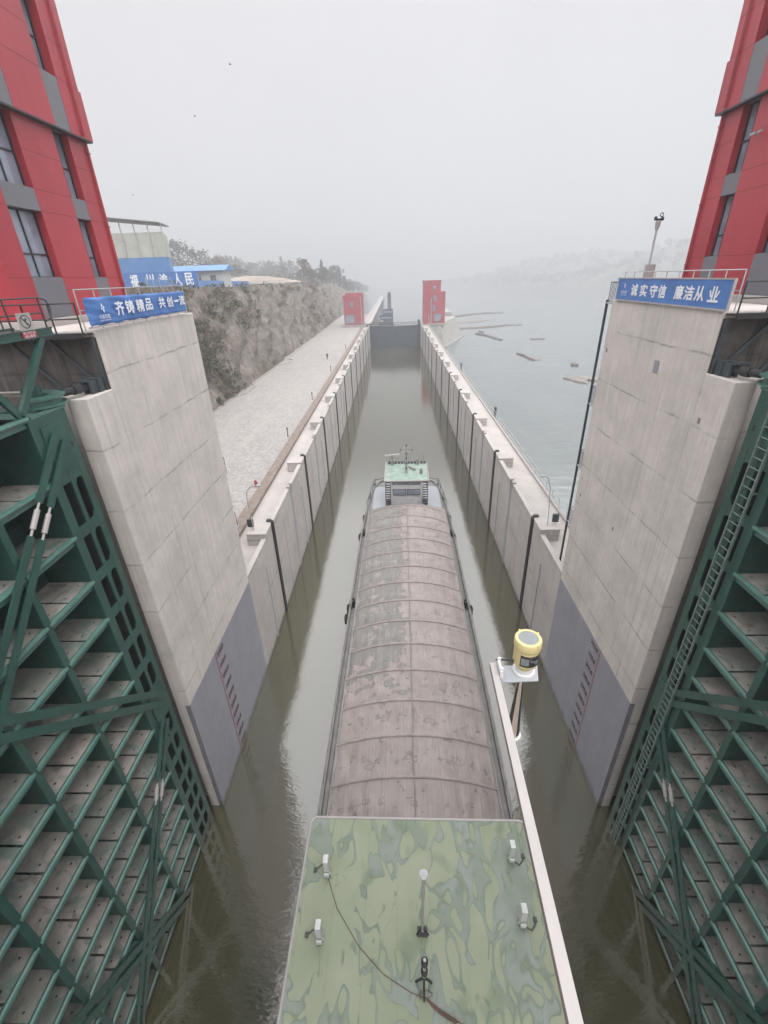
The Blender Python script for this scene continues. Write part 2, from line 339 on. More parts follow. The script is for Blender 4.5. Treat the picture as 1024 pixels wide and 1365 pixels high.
# ------------------------------------------------------------------ building helpers
W = {}
class MB:
    def __init__(s, mx=False): s.v = []; s.f = []; s.m = []; s.mx = mx
    def poly(s, pts, m=0):
        i = len(s.v); s.v += [tuple(p) for p in pts]; s.f.append(list(range(i, i + len(pts)))); s.m.append(m); return s
    def mesh(s, vs, fs, m=0):
        i = len(s.v); s.v += [tuple(p) for p in vs]
        for f in fs: s.f.append([i + a for a in f]); s.m.append(m)
        return s
    def box(s, x0, x1, y0, y1, z0, z1, m=0):
        v = [(x, y, z) for z in (z0, z1) for y in (y0, y1) for x in (x0, x1)]
        return s.mesh(v, [(0, 2, 3, 1), (4, 5, 7, 6), (0, 1, 5, 4), (2, 6, 7, 3), (0, 4, 6, 2), (1, 3, 7, 5)], m)
    def obox(s, c, ax, m=0):
        c = Vector(c); a, b, d = [Vector(q) for q in ax]
        v = [c + i * a + j * b + k * d for k in (-1, 1) for j in (-1, 1) for i in (-1, 1)]
        return s.mesh(v, [(0, 2, 3, 1), (4, 5, 7, 6), (0, 1, 5, 4), (2, 6, 7, 3), (0, 4, 6, 2), (1, 3, 7, 5)], m)
    def bar(s, p, q, wd, th, up=(0, 0, 1), m=0):
        p, q, up = Vector(p), Vector(q), Vector(up); d = (q - p); L = d.length; d.normalize()
        sd = d.cross(up)
        if sd.length < 1e-4: sd = d.cross(Vector((1, 0, 0)))
        sd.normalize(); u = sd.cross(d)
        return s.obox((p + q) / 2, (d * L / 2, sd * wd / 2, u * th / 2), m)
    def ext(s, pts, d, m=0):      # polygon extruded by the vector d
        d = Vector(d); n = len(pts); a = [Vector(p) for p in pts]; v = a + [p + d for p in a]
        return s.mesh(v, [tuple(range(n - 1, -1, -1)), tuple(range(n, 2 * n))] + [(i, (i + 1) % n, n + (i + 1) % n, n + i) for i in range(n)], m)
    def tube(s, pts, r, n=8, m=0):
        pts = [Vector(p) for p in pts]; rs = r if isinstance(r, (list, tuple)) else [r] * len(pts)
        vs = []; prev = None
        for i, p in enumerate(pts):
            d = (pts[min(i + 1, len(pts) - 1)] - pts[max(i - 1, 0)])
            if d.length < 1e-7: d = Vector((0, 0, 1))
            d.normalize()
            a = prev if prev is not None and abs(prev.dot(d)) < .95 else (Vector((0, 0, 1)) if abs(d.z) < .9 else Vector((1, 0, 0)))
            x = d.cross(a).normalized(); y = d.cross(x)
            prev = a
            vs += [p + (x * math.cos(2 * math.pi * j / n) + y * math.sin(2 * math.pi * j / n)) * rs[i] for j in range(n)]
        fs = [(i * n + j, i * n + (j + 1) % n, (i + 1) * n + (j + 1) % n, (i + 1) * n + j) for i in range(len(pts) - 1) for j in range(n)]
        fs += [tuple(range(n - 1, -1, -1)), tuple(range((len(pts) - 1) * n, len(pts) * n))]
        return s.mesh(vs, fs, m)
    def lathe(s, c, prof, n=24, m=0):
        vs = [(c[0] + max(r, 1e-4) * math.cos(2 * math.pi * j / n), c[1] + max(r, 1e-4) * math.sin(2 * math.pi * j / n), c[2] + z) for r, z in prof for j in range(n)]
        L = len(prof)
        return s.mesh(vs, [(i * n + j, i * n + (j + 1) % n, (i + 1) * n + (j + 1) % n, (i + 1) * n + j) for i in range(L - 1) for j in range(n)] + [tuple(range(n - 1, -1, -1)), tuple(range((L - 1) * n, L * n))], m)
    def build(s, name, mat, parent=None, smooth=False, bevel=0, recalc=True):
        o0 = W.get(parent, Vector((0, 0, 0)))
        me = bpy.data.meshes.new(name)
        sg = -1 if s.mx else 1
        vs = [(sg * a[0] - o0[0], a[1] - o0[1], a[2] - o0[2]) for a in s.v]
        me.from_pydata(vs, [], [f[::-1] for f in s.f] if s.mx else s.f)
        for q in (mat if isinstance(mat, (list, tuple)) else [mat]): me.materials.append(M[q] if isinstance(q, str) else q)
        if any(s.m): me.polygons.foreach_set('material_index', s.m)
        if recalc:
            b = bmesh.new(); b.from_mesh(me); bmesh.ops.recalc_face_normals(b, faces=b.faces); b.to_mesh(me); b.free()
        if smooth:
            me.polygons.foreach_set('use_smooth', [True] * len(me.polygons))
            try: me.set_sharp_from_angle(angle=R(40))
            except Exception: pass
        o = bpy.data.objects.new(name, me); C.objects.link(o)
        if parent is not None: o.parent = parent
        W[o] = o0.copy()
        if bevel:
            bv = o.modifiers.new('bevel', 'BEVEL'); bv.width = bevel; bv.segments = 2; bv.limit_method = 'ANGLE'
        return o
def tag(o, label, cat, group=None):
    o['label'] = label; o['category'] = cat
    if group: o['group'] = group
    return o
def thing(name, label, cat, loc=(0, 0, 0), group=None, mx=False):
    o = bpy.data.objects.new(name, None); C.objects.link(o); o.empty_display_size = .3
    l = Vector(loc)
    if mx: l.x = -l.x
    o.location = l; W[o] = l.copy()
    return tag(o, label, cat, group)
def struct(o, kind='structure'): o['kind'] = kind; return o
def copy_tree(o, parent=None):
    c = o.copy(); C.objects.link(c)
    if parent is not None: c.parent = parent
    for ch in list(o.children): copy_tree(ch, c)
    return c
def unproj(x, y, depth):       # real position of something seen at that picture point, depth metres in front
    return CP + (FW * 597.75 + RT * (x - 512) + UP * (682.5 - y)) / 597.75 * depth
def text_mb(mb, s, origin, d, wd, ht, u=(0, 0, 1), th=.006, m=0, bold=.02):
    cu = bpy.data.curves.new('lettering', 'FONT'); cu.body = s; cu.size = 1; cu.resolution_u = 3; cu.offset = 0.0; cu.fill_mode = 'BOTH'; cu.dimensions = '2D'
    ob = bpy.data.objects.new('lettering', cu); C.objects.link(ob)
    bpy.context.view_layer.update()
    me = bpy.data.meshes.new_from_object(ob.evaluated_get(bpy.context.evaluated_depsgraph_get()))
    vs = [v.co.copy() for v in me.vertices]; fs = [tuple(p.vertices) for p in me.polygons]
    bpy.data.objects.remove(ob); bpy.data.curves.remove(cu); bpy.data.meshes.remove(me)
    x0, x1 = min(v.x for v in vs), max(v.x for v in vs); y0, y1 = min(v.y for v in vs), max(v.y for v in vs)
    d, u, o = Vector(d), Vector(u), Vector(origin)
    nrm = d.cross(u)
    for k, (bx_, by_) in enumerate(((0, 0), (bold, 0), (-bold, 0), (0, bold), (0, -bold)) if bold > .025 else ((0, 0),)):
      mb.mesh([o + nrm * (.0012 * k) + d * (bx_ * wd) + u * (by_ * ht) + d * ((v.x - x0) / (x1 - x0) * wd) + u * ((v.y - y0) / (y1 - y0) * ht) for v in vs], fs, m)

# ================================================================== THE SETTING
bx = MB().box(-1650, 1650, -200, 1650, -5.2, -5); struct(bx.build('ground', 'soil'))
g = MB()
g.poly([(-14.5, -14, 0), (14.5, -14, 0), (14.5, 218.6, 0), (-14.5, 218.6, 0)]); struct(g.build('lock_water', 'water'))
g = MB()
g.poly([(15, -160, -.02), (1640, -160, -.02), (1640, 219, -.02), (15, 219, -.02)])
g.poly([(-400, 219, -.02), (1640, 219, -.02), (1640, 1640, -.02), (-400, 1640, -.02)])
struct(g.build('river_water', 'river', recalc=False))
# apron between the lock wall and the cut slope
a = MB(); a.box(-36, -15.0, 27, 232, 6, 9.0); a.box(-36, -11.6, 232, 300, -4, 9.0)
struct(a.build('pavement', 'apron'))
kb = MB()
kp = [(-33.3, 60), (-33.4, 86), (-31.8, 90), (-31.8, 97), (-33.2, 100), (-32.6, 124), (-30.2, 126), (-30.4, 131), (-32.5, 133), (-32.8, 232)]
for (x0, y0), (x1, y1) in zip(kp, kp[1:]): kb.bar((x0 + 1.5, y0, 9.07), (x1 + 1.5, y1, 9.07), .3, .24)
struct(kb.build('kerb', 'topcon'))

def fbm(x, y, z, o=5):
    return noise.fractal(Vector((x, y, z)), 1.0, 2.1, o)
# cut rock slope, from the apron up to the plateau
def crest_x(y): return -39.5 - 1.6 * math.sin(y * .05) - (max(0, y - 230) * .05)
def crest_z(y): return 28.2 + .5 * math.sin(y * .031) - max(0, y - 160) * .012
ny, nv = 300, 46
vs = []; fs = []
for i in range(ny + 1):
    y = 40 + 560 * (i / ny) ** 1.45
    for j in range(nv + 1):
        v = j / nv
        x0, x1 = -33.0, crest_x(y); zt = crest_z(y)
        z = 8.9 + (zt - 8.9) * v
        x = x0 + (x1 - x0) * (v ** 1.15)
        k = math.sin(math.pi * min(1, v * 1.02 + .02)) ** .5
        d = fbm(y * .09, z * .13 + y * .05, 3.1, 6) * 1.7 + fbm(y * .4, z * .5, 8.7, 4) * .55
        d += 1.1 * abs(math.sin((z * .9 - y * .33) * .6 + 2.0 * fbm(y * .06, z * .06, 1.0, 3))) - .5
        vs.append((x + d * k + (1.1 * (1 - v) ** 6), y + .8 * fbm(y * .2, z * .3, 5, 3) * k, z + .7 * fbm(y * .15, z * .3, 9, 4) * k))
for i in range(ny):
    for j in range(nv):
        a_ = i * (nv + 1) + j; fs.append((a_, a_ + 1, a_ + nv + 2, a_ + nv + 1))
rk = MB().mesh(vs, fs).build('rock_slope', 'rock', recalc=False); struct(rk)
rk.data.polygons.foreach_set('use_smooth', [True] * len(rk.data.polygons))
# plateau and hills behind it
xs = [0, 1.2, 3, 6, 10, 16, 24, 34, 48, 66, 90, 120, 160, 210, 270, 350, 450, 580, 750, 1000, 1300, 1590]
ys = [-60 + i * 12 for i in range(6)] + [12 + i * 9 for i in range(70)] + [650 + i * 30 for i in range(33)]
vs = []; fs = []
def land_z(d, y):
    z = crest_z(min(y, 600)) - .1
    if y > 480: z -= min(1, (y - 480) / 300) * 10
    z += 9 * max(0, min(1, (d - 45) / 160)) * (.6 + .6 * fbm(d * .01, y * .009, 2, 3))
    z += 14 * max(0, min(1, (d - 160) / 400)) * (.5 + .8 * fbm(d * .006, y * .005, 7, 3))
    z += .5 * fbm(d * .12, y * .12, 4, 4) * min(1, d / 8)
    return z
for y in ys:
    for d in xs:
        vs.append((crest_x(min(y, 600)) - d - (min(0, -(y - 600) * .15) if y > 600 else 0) * -1, y, land_z(d, y) if y < 620 or d > 0 else -2))
n = len(xs)
for i in range(len(ys) - 1):
    for j in range(n - 1): fs.append((i * n + j, i * n + j + 1, i * n + n + j + 1, i * n + n + j))
lt = MB().mesh(vs, fs).build('terrain', 'land', recalc=False); struct(lt)
lt.data.polygons.foreach_set('use_smooth', [True] * len(lt.data.polygons))
# far bank on the right, hills fading into the haze
vs = []; fs = []
yy = [120 + 22.4 * i for i in range(68)]; dd = [-6, 0, 6, 16, 30, 50, 75, 105, 140, 180, 230, 290, 360, 440, 540, 660, 800, 960, 1100]
def bank_x(y): return 660 - 560 * max(0, min(1, (y - 500) / 1150)) ** 1.0 + 36 * fbm(y * .006, 1, 1, 3)
for y in yy:
    for d in dd:
        if d <= 0: z = -3 + (0 if d < 0 else 3.2)
        else:
            z = min(5, d * .22) + 150 * (1 - math.exp(-d / 230)) * (.62 + .7 * fbm(d * .004, y * .0045, 13, 4)) * max(.12, min(1, 1.15 - (y - 800) / 1000))
            z += 4.0 * fbm(d * .05, y * .05, 5, 4) * min(1, d / 20)
        vs.append((min(1630, bank_x(y) + d), y, min(z, 150)))
n = len(dd)
for i in range(len(yy) - 1):
    for j in range(n - 1): fs.append((i * n + j, i * n + j + 1, i * n + n + j + 1, i * n + n + j))
hl = MB().mesh(vs, fs).build('hills', 'land', recalc=False); struct(hl)
hl.data.polygons.foreach_set('use_smooth', [True] * len(hl.data.polygons))

# ================================================================== LOCK HEAD PIERS (left built as drawn, right mirrored)
ZT, ZS, Y1, Y2, Y3 = 27.5, 25.33, 16.1, 17.8, 27.03
for mx in (False, True):
    side = 'right' if mx else 'left'
    t = thing('concrete_pier', ('tall weathered concrete pier between the river and the lock, carrying the signboard with straight frame' if mx else
              'tall weathered concrete pier before the rubble apron, carrying the wrinkled cloth banner'), 'lock pier', (-13, 22, 0), None, mx)
    b = MB(mx); b.box(-30, -11.5, Y2, Y3, -4, ZT); b.build('pier_body', 'concrete', t, bevel=.05)
    b = MB(mx)
    b.ext([(-11.5, Y1 + .0, -4), (-12.25, Y1, -4), (-12.6, Y1 + .55, -4), (-13.3, Y1 + .75, -4), (-13.3, Y2, -4), (-11.5, Y2, -4)], (0, 0, ZS + 4))
    b.build('gate_shoulder', 'concrete', t, bevel=.03)
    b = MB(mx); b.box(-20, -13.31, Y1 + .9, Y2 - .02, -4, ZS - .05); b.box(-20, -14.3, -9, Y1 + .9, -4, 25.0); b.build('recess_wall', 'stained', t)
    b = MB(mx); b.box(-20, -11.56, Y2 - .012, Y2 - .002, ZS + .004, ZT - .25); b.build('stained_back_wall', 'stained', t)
    b = MB(mx); b.box(-11.498, -11.488, Y1 + .0, Y3 - .01, -4, 9.13); b.build('grey_coating', 'coat', t)
    b = MB(mx); b.box(-11.75, -11.49, Y1 - .009, Y1 - .001, -4, 9.1); b.build('coating_edge', 'coatdark', t)
    b = MB(mx)          # painted level scale: post line with a rung and figures every metre
    b.box(-11.487, -11.479, 19.76, 19.79, -2, 9.0)
    for i in range(46): b.box(-11.486, -11.476, 19.80, 19.80 + (.12 if i % 2 else .06), i * .2, i * .2 + .06)
    for i in range(10):
        z = 8.55 - i * .92
        b.box(-11.486, -11.474, 19.98, 20.95, z - .014, z + .014)
    b.build('level_scale', 'rust', t)
    for i in range(10):
        b = MB(mx)
        z = 8.6 - i * .92
        dd_ = (0, -1, 0) if mx else (0, 1, 0)
        text_mb(b, '%d.0' % (243 - i), (-11.47, 21.0 if mx else 20.0, z + .03), dd_, .95, .26, bold=.03)
        b.build('scale_figure', 'cabletan', t, recalc=False)
    if mx:
        b = MB(mx); b.box(-11.493, -11.483, 21.05, 21.45, 24.7, 25.25); b.build('cover_plate', 'coat', t)
        for y, z in ((26.54, 24.95), (26.34, 16.11), (21.63, 16.3), (17.37, 23.6)): b = MB(mx); b.box(-11.494, -11.488, y - .07, y + .07, z - .1, z + .12); b.build('tie_pocket', 'duct', t)
    # deck plinth under the tower
    b = MB(mx); b.box(-29, -14.6, 18.6, 26.9, ZT + .002, ZT + .28); b.build('plinth', 'topcon', t, bevel=.02)

# ------------------------------------------------------------------ lock chamber walls
SY = [34.3 + 16.4 * i for i in range(11)]
for mx in (False, True):
    t = thing('lock_wall', ('long concrete chamber wall beside the river with a thin handrail on its outer edge' if mx else
              'long concrete chamber wall beside the rubble apron with a brown duct along it'), 'lock wall', (-13, 120, 0), None, mx)
    b = MB(mx)
    b.box(-15, -11.5, Y3 + .01, 219.5, -4, 8.9); b.build('wall_body', 'wallcon', t)
    b = MB(mx); b.box(-11.9, -11.495, Y3 + .02, SY[0] - 1.9, 8.902, 9.6)
    for y0, y1 in zip(SY, SY[1:] + [219.4]):
        b.box(-11.9, -11.495, y0 + .15, min(y0 + 7.7, y1 - 1.9), 8.902, 9.85); b.box(-11.9, -11.495, y0 + 8.7, y1 - 1.9, 8.902, 9.85); b.box(-11.9, -11.62, y0 + 7.7, y0 + 8.7, 8.902, 9.6)
    b.build('parapet', 'wallcon', t, bevel=.02)
    for y in SY:
        k = MB(mx); k.box(-13.15, -11.49, y - 1.85, y - .05, 8.902, 9.95); k.box(-13.2, -11.46, y - 1.9, y, 9.95, 10.04)
        k.build('mooring_block', 'wallcon', t, bevel=.03)
        k = MB(mx); k.box(-11.49, -11.36, y, y + .42, -3, 10.15); k.box(-11.9, -11.49, y + .1, y + .4, 10.1, 10.28)
        k.box(-11.338, -11.30, y + .2, y + .3, -3, 10.1); k.build('floating_bollard_guide', 'black', t)
        k = MB(mx); k.box(-11.493, -11.44, y + 8.05, y + 8.12, -3, 9.3); k.box(-11.493, -11.44, y + 8.48, y + 8.55, -3, 9.3)
        for i in range(28): k.tube([(-11.45, y + 8.1, -1 + i * .36), (-11.45, y + 8.5, -1 + i * .36)], .02, 5)
        k.build('ladder', 'plate', t)
        k = MB(mx); k.box(-11.8, -11.45, y + 7.75, y + 8.0, 9.3, 10.0); k.box(-11.8, -11.45, y + 8.65, y + 8.9, 9.3, 10.0); k.box(-11.8, -11.6, y + 8.0, y + 8.65, 9.6, 9.9)
        k.build('ladder_head', 'topcon', t)
        k = MB(mx); k.tube([(-11.46, y - 3.2, -2), (-11.46, y - 3.2, 7.6)], .06, 8); k.build('drain_pipe', 'plate', t, smooth=True)
        k = MB(mx)
        for q in (4.1, 12.3):
            k.box(-11.502, -11.488, y + q - .012, y + q + .012, -3, 8.88)
        k.build('joint', 'duct', t)
    if not mx:
        b = MB(); b.box(-15.3, -14.25, 29, 216, 8.902, 9.32); b.build('cable_duct', 'duct', t, bevel=.03)
    else:
        b = MB(mx); b.box(-15.02, -14.72, Y3 + .02, 219, 8.902, 9.12); b.build('edge_kerb', 'topcon', t)
        b = MB(mx)
        for i in range(96):
            y = 28 + i * 2.0; b.tube([(-14.88, y, 9.1), (-14.88, y, 10.15)], .022, 6)
        for z in (9.62, 10.15): b.tube([(-14.88, 28, z), (-14.88, 218, z)], .024, 6)
        b.build('handrail', 'rail', t)

# ------------------------------------------------------------------ red lock towers near the camera
COLS = [(19.0, 20.3, 0), (20.3, 22.2, 1), (22.2, 24.62, 0), (24.62, 25.68, 1), (25.68, 27.2, 0)]
ROWS = [(27.78, 29.33, 0), (29.33, 31.8, 1), (31.8, 32.58, 0), (32.58, 35.08, 1), (35.12, 37.02, 0), (37.02, 39.6, 1), (39.6, 41.6, 0), (41.6, 44.2, 1), (44.2, 47, 0)]
for mx in (False, True):
    t = thing('control_tower', 'tall red tower with grey bands and slit windows, on the pier with the ' + ('framed signboard' if mx else 'cloth banner'),
              'tower', (-20, 23, 27.5), 'twin red control towers', mx)
    b = MB(mx); b.box(-27, -15.55, 19.05, 27.15, 27.785, 47); b.build('core', 'red', t)
    b = MB(mx)
    for y0, y1, wcol in COLS:
        if not wcol:
            b.box(-15.5, -15.0, y0, y1, 27.783, 35.09); b.box(-15.5, -14.76, y0, y1, 35.12, 47)
    for y0, y1 in ((19.0, 19.06), (27.14, 27.2)): b.box(-27, -15.51, y0, y1, 27.783, 47)
    for y0, y1 in ((19.02, 20.3), (22.2, 24.62), (25.68, 27.18)):
        for z in (29.33, 31.8, 32.58, 33.9): b.box(-15.0, -14.9965, y0, y1, z, z + .018, 1)
        for z in (37.02, 38.3, 39.6, 41.6): b.box(-14.76, -14.7565, y0, y1, z, z + .018, 1)
    b.build('wall', ['red', 'redjoint'], t)
    for y0, y1, wcol in COLS:
        if wcol:
            for z0, z1, wr in ROWS:
                if not wr: MB(mx).box(-15.5, (-15.004 if z1 < 35.1 else -14.77), y0 + .002, y1 - .002, z0, z1).build('grey_band', 'panel', t)
    b = MB(mx); b.box(-15.0, -14.72, 18.98, 27.22, 35.06, 35.13); b.build('ledge', 'frame', t)
    b = MB(mx); b.box(-15.6, -14.9, 27.2, 27.62, 35.2, 37.05); b.build('corner_box', 'red', t)
    b = MB(mx); b.tube([(-14.93, 26.95, 27.8), (-14.93, 26.95, 35.0)], .05, 8); b.tube([(-14.69, 26.6, 35.2), (-14.69, 26.6, 47)], .05, 8)
    for z in (29, 31.6, 34.6): b.box(-15, -14.87, 26.87, 27.03, z, z + .06)
    b.build('drainpipe', 'red', t, smooth=True)
    for y0, y1, wcol in COLS:
        if not wcol: continue
        for z0, z1, wr in ROWS:
            if not wr: continue
            xo = -15.36 if z1 < 35.2 else -15.2
            b = MB(mx)
            for a0, a1, c0, c1 in ((y0, y0 + .06, z0, z1), (y1 - .06, y1, z0, z1), (y0 + .06, y1 - .06, z0, z0 + .06), (y0 + .06, y1 - .06, z1 - .06, z1)):
                b.box(xo - .04, xo + .06, a0, a1, c0, c1)
            ym = y0 + (y1 - y0) * .5; zm = z0 + (z1 - z0) * (.36 if z0 < 32 else .48)
            b.box(xo - .04, xo + .05, ym - .03, ym + .03, z0 + .06, z1 - .06); b.box(xo - .04, xo + .045, y0 + .06, ym - .03, zm - .03, zm + .03); b.box(xo - .04, xo + .045, ym + .03, y1 - .06, zm - .03, zm + .03)
            wo = b.build('window', 'frame', t)
            b = MB(mx); b.box(xo - .03, xo, y0 + .05, y1 - .05, z0 + .05, z1 - .05); b.build('pane', 'glass', wo)
            b = MB(mx); b.box(xo - .1, -15.05 if z1 < 35.2 else -14.82, y0 + .003, y1 - .003, z0 - .0, z0 + .03); b.build('sill', 'panel', wo)
    if mx:     # small camera bracket on the wall
        b = MB(mx); b.tube([(-15, 24.2, 33.75), (-14.75, 24.2, 33.75)], .03, 6); b.box(-14.8, -14.7, 23.95, 24.25, 33.71, 33.8); b.box(-14.8, -14.72, 23.6, 23.85, 33.73, 33.79); b.build('wall_camera', 'white', t)

# ------------------------------------------------------------------ banners and their rails
def emblem(mb, c, d, h):
    c, d, u = Vector(c), Vector(d), Vector((0, 0, 1))
    for a in range(4):
        an = a * math.pi / 2 + .2
        q = d * math.cos(an) + u * math.sin(an); p = d * -math.sin(an) + u * math.cos(an)
        L = h * (.62 if a % 2 else .42)
        mb.poly([c + q * L * .12 + p * h * .08, c + q * L * .45 + p * h * .2, c + q * L, c + q * L * .45 - p * h * .14])
bn = thing('banner', 'wrinkled blue cloth banner with white characters hung on the pier by the apron', 'banner', (-11.45, 21.8, 27.6))
nyb, nzb = 90, 10; vs = []; fs = []
def fold(y, z): return .018 * math.sin(y * 3 + z * 5) + .022 * fbm(y * .8 + z * 1.3, z * 2.2, 1, 3) + .02 * math.sin((z * 1.2 + y * .22) * 16) * max(0, 1 - (y - 17.5) / 6)
for i in range(nyb + 1):
    y = 17.5 + 8.6 * i / nyb
    sag = .035 * math.sin(i * .55)
    for j in range(nzb + 1):
        z = 27.64 + .95 * j / nzb + (sag * .5 if j == 0 else sag * .2 if j == nzb else 0)
        vs.append((-11.42 + fold(y, z), y, z))
for i in range(nyb):
    for j in range(nzb):
        q = i * (nzb + 1) + j; fs.append((q, q + nzb + 1, q + nzb + 2, q + 1))
cl = MB().mesh(vs, fs).build('cloth', 'blue', bn, smooth=True, recalc=False)
sol = cl.modifiers.new('thickness', 'SOLIDIFY'); sol.thickness = .006
b = MB()
for s_, y0, wd, z0, ht in (('齐', 19.28, .62, 27.9, .5), ('铸', 20.06, .62, 27.92, .48), ('精', 20.93, .62, 27.93, .47), ('品', 21.72, .6, 27.94, .46), ('共', 23.0, .62, 27.96, .44), ('创', 23.85, .6, 27.96, .44), ('一', 24.65, .5, 28.14, .08), ('流', 25.25, .62, 27.97, .43)):
    if s_ == '共': b.build('lettering', 'letter', bn, recalc=False); b = MB()
    text_mb(b, s_, (-11.335, y0, z0), (0, 1, 0), wd, ht, bold=.03)
b.build('lettering', 'letter', bn, recalc=False)
b = MB(); emblem(b, (-11.33, 18.42, 28.22), (0, 1, 0), .3)
text_mb(b, '中国安能', (-11.33, 18.05, 27.85), (0, 1, 0), .72, .15, bold=.02); text_mb(b, 'CHINA ANNENG', (-11.33, 18.05, 27.77), (0, 1, 0), .72, .05)
b.build('emblem', 'letter', bn, recalc=False)
b = MB(); b.bar((-11.43, 17.4, 27.6), (-11.43, 26.15, 27.62), .05, .06); b.build('bottom_edge', 'white', bn)

bn = thing('signboard', 'flat blue signboard framed in white on the pier by the river', 'sign', (11.45, 22, 27.5))
b = MB(); b.box(11.40, 11.46, 17.55, 26.42, 27.56, 28.5); b.build('board', 'blue', bn)
b = MB()
for y0, y1, z0, z1 in ((17.5, 17.55, 27.5, 28.55), (26.42, 26.47, 27.5, 28.55), (17.55, 26.42, 27.5, 27.56), (17.55, 26.42, 28.5, 28.55)): b.box(11.38, 11.47, y0, y1, z0, z1)
b.build('frame', 'white', bn)
b = MB()
for s_, y0, wd in (('诚', 24.85, .62), ('实', 23.95, .62), ('守', 23.05, .62), ('信', 22.3, .6), ('廉', 21.0, .6), ('洁', 20.3, .6), ('从', 19.6, .6), ('业', 18.72, .6)):
    if s_ == '廉': b.build('lettering', 'letter', bn, recalc=False); b = MB()
    text_mb(b, s_, (11.385, y0, 27.77), (0, -1, 0), wd, .5, bold=.035)
b.build('lettering', 'letter', bn, recalc=False)
b = MB(); emblem(b, (11.385, 25.62, 28.2), (0, -1, 0), .24); text_mb(b, '中国安能', (11.385, 25.95, 27.83), (0, -1, 0), .66, .14, bold=.02); text_mb(b, 'CHINA ANNENG', (11.385, 25.95, 27.74), (0, -1, 0), .66, .045)
b.build('emblem', 'letter', bn, recalc=False)

def railing(mb, pts, h=1.25, step=1.3, r=.025, mids=1):
    for (p, q) in zip(pts, pts[1:]):
        p, q = Vector(p), Vector(q); L = (q - p).length; n = max(1, round(L / step))
        for i in range(n + 1):
            a_ = p.lerp(q, i / n); mb.tube([a_, a_ + Vector((0, 0, h))], r, 6)
        for k in range(mids + 1):
            z = h * (1 - k / (mids + 1)); mb.tube([p + Vector((0, 0, z)), q + Vector((0, 0, z))], r, 6)
b = MB(); railing(b, [(-11.62, 17.45, ZT), (-11.62, 26.6, ZT)], 1.36, 1.15, .024, 1)
tag(b.build('handrail', 'white'), 'white tube handrail rising behind the blue cloth banner', 'railing')
b = MB(); railing(b, [(11.66, 17.5, ZT), (11.66, 26.4, ZT)], 1.3, 1.0, .022, 1)
tag(b.build('handrail', 'rail'), 'pale tube handrail behind the framed blue signboard', 'railing')

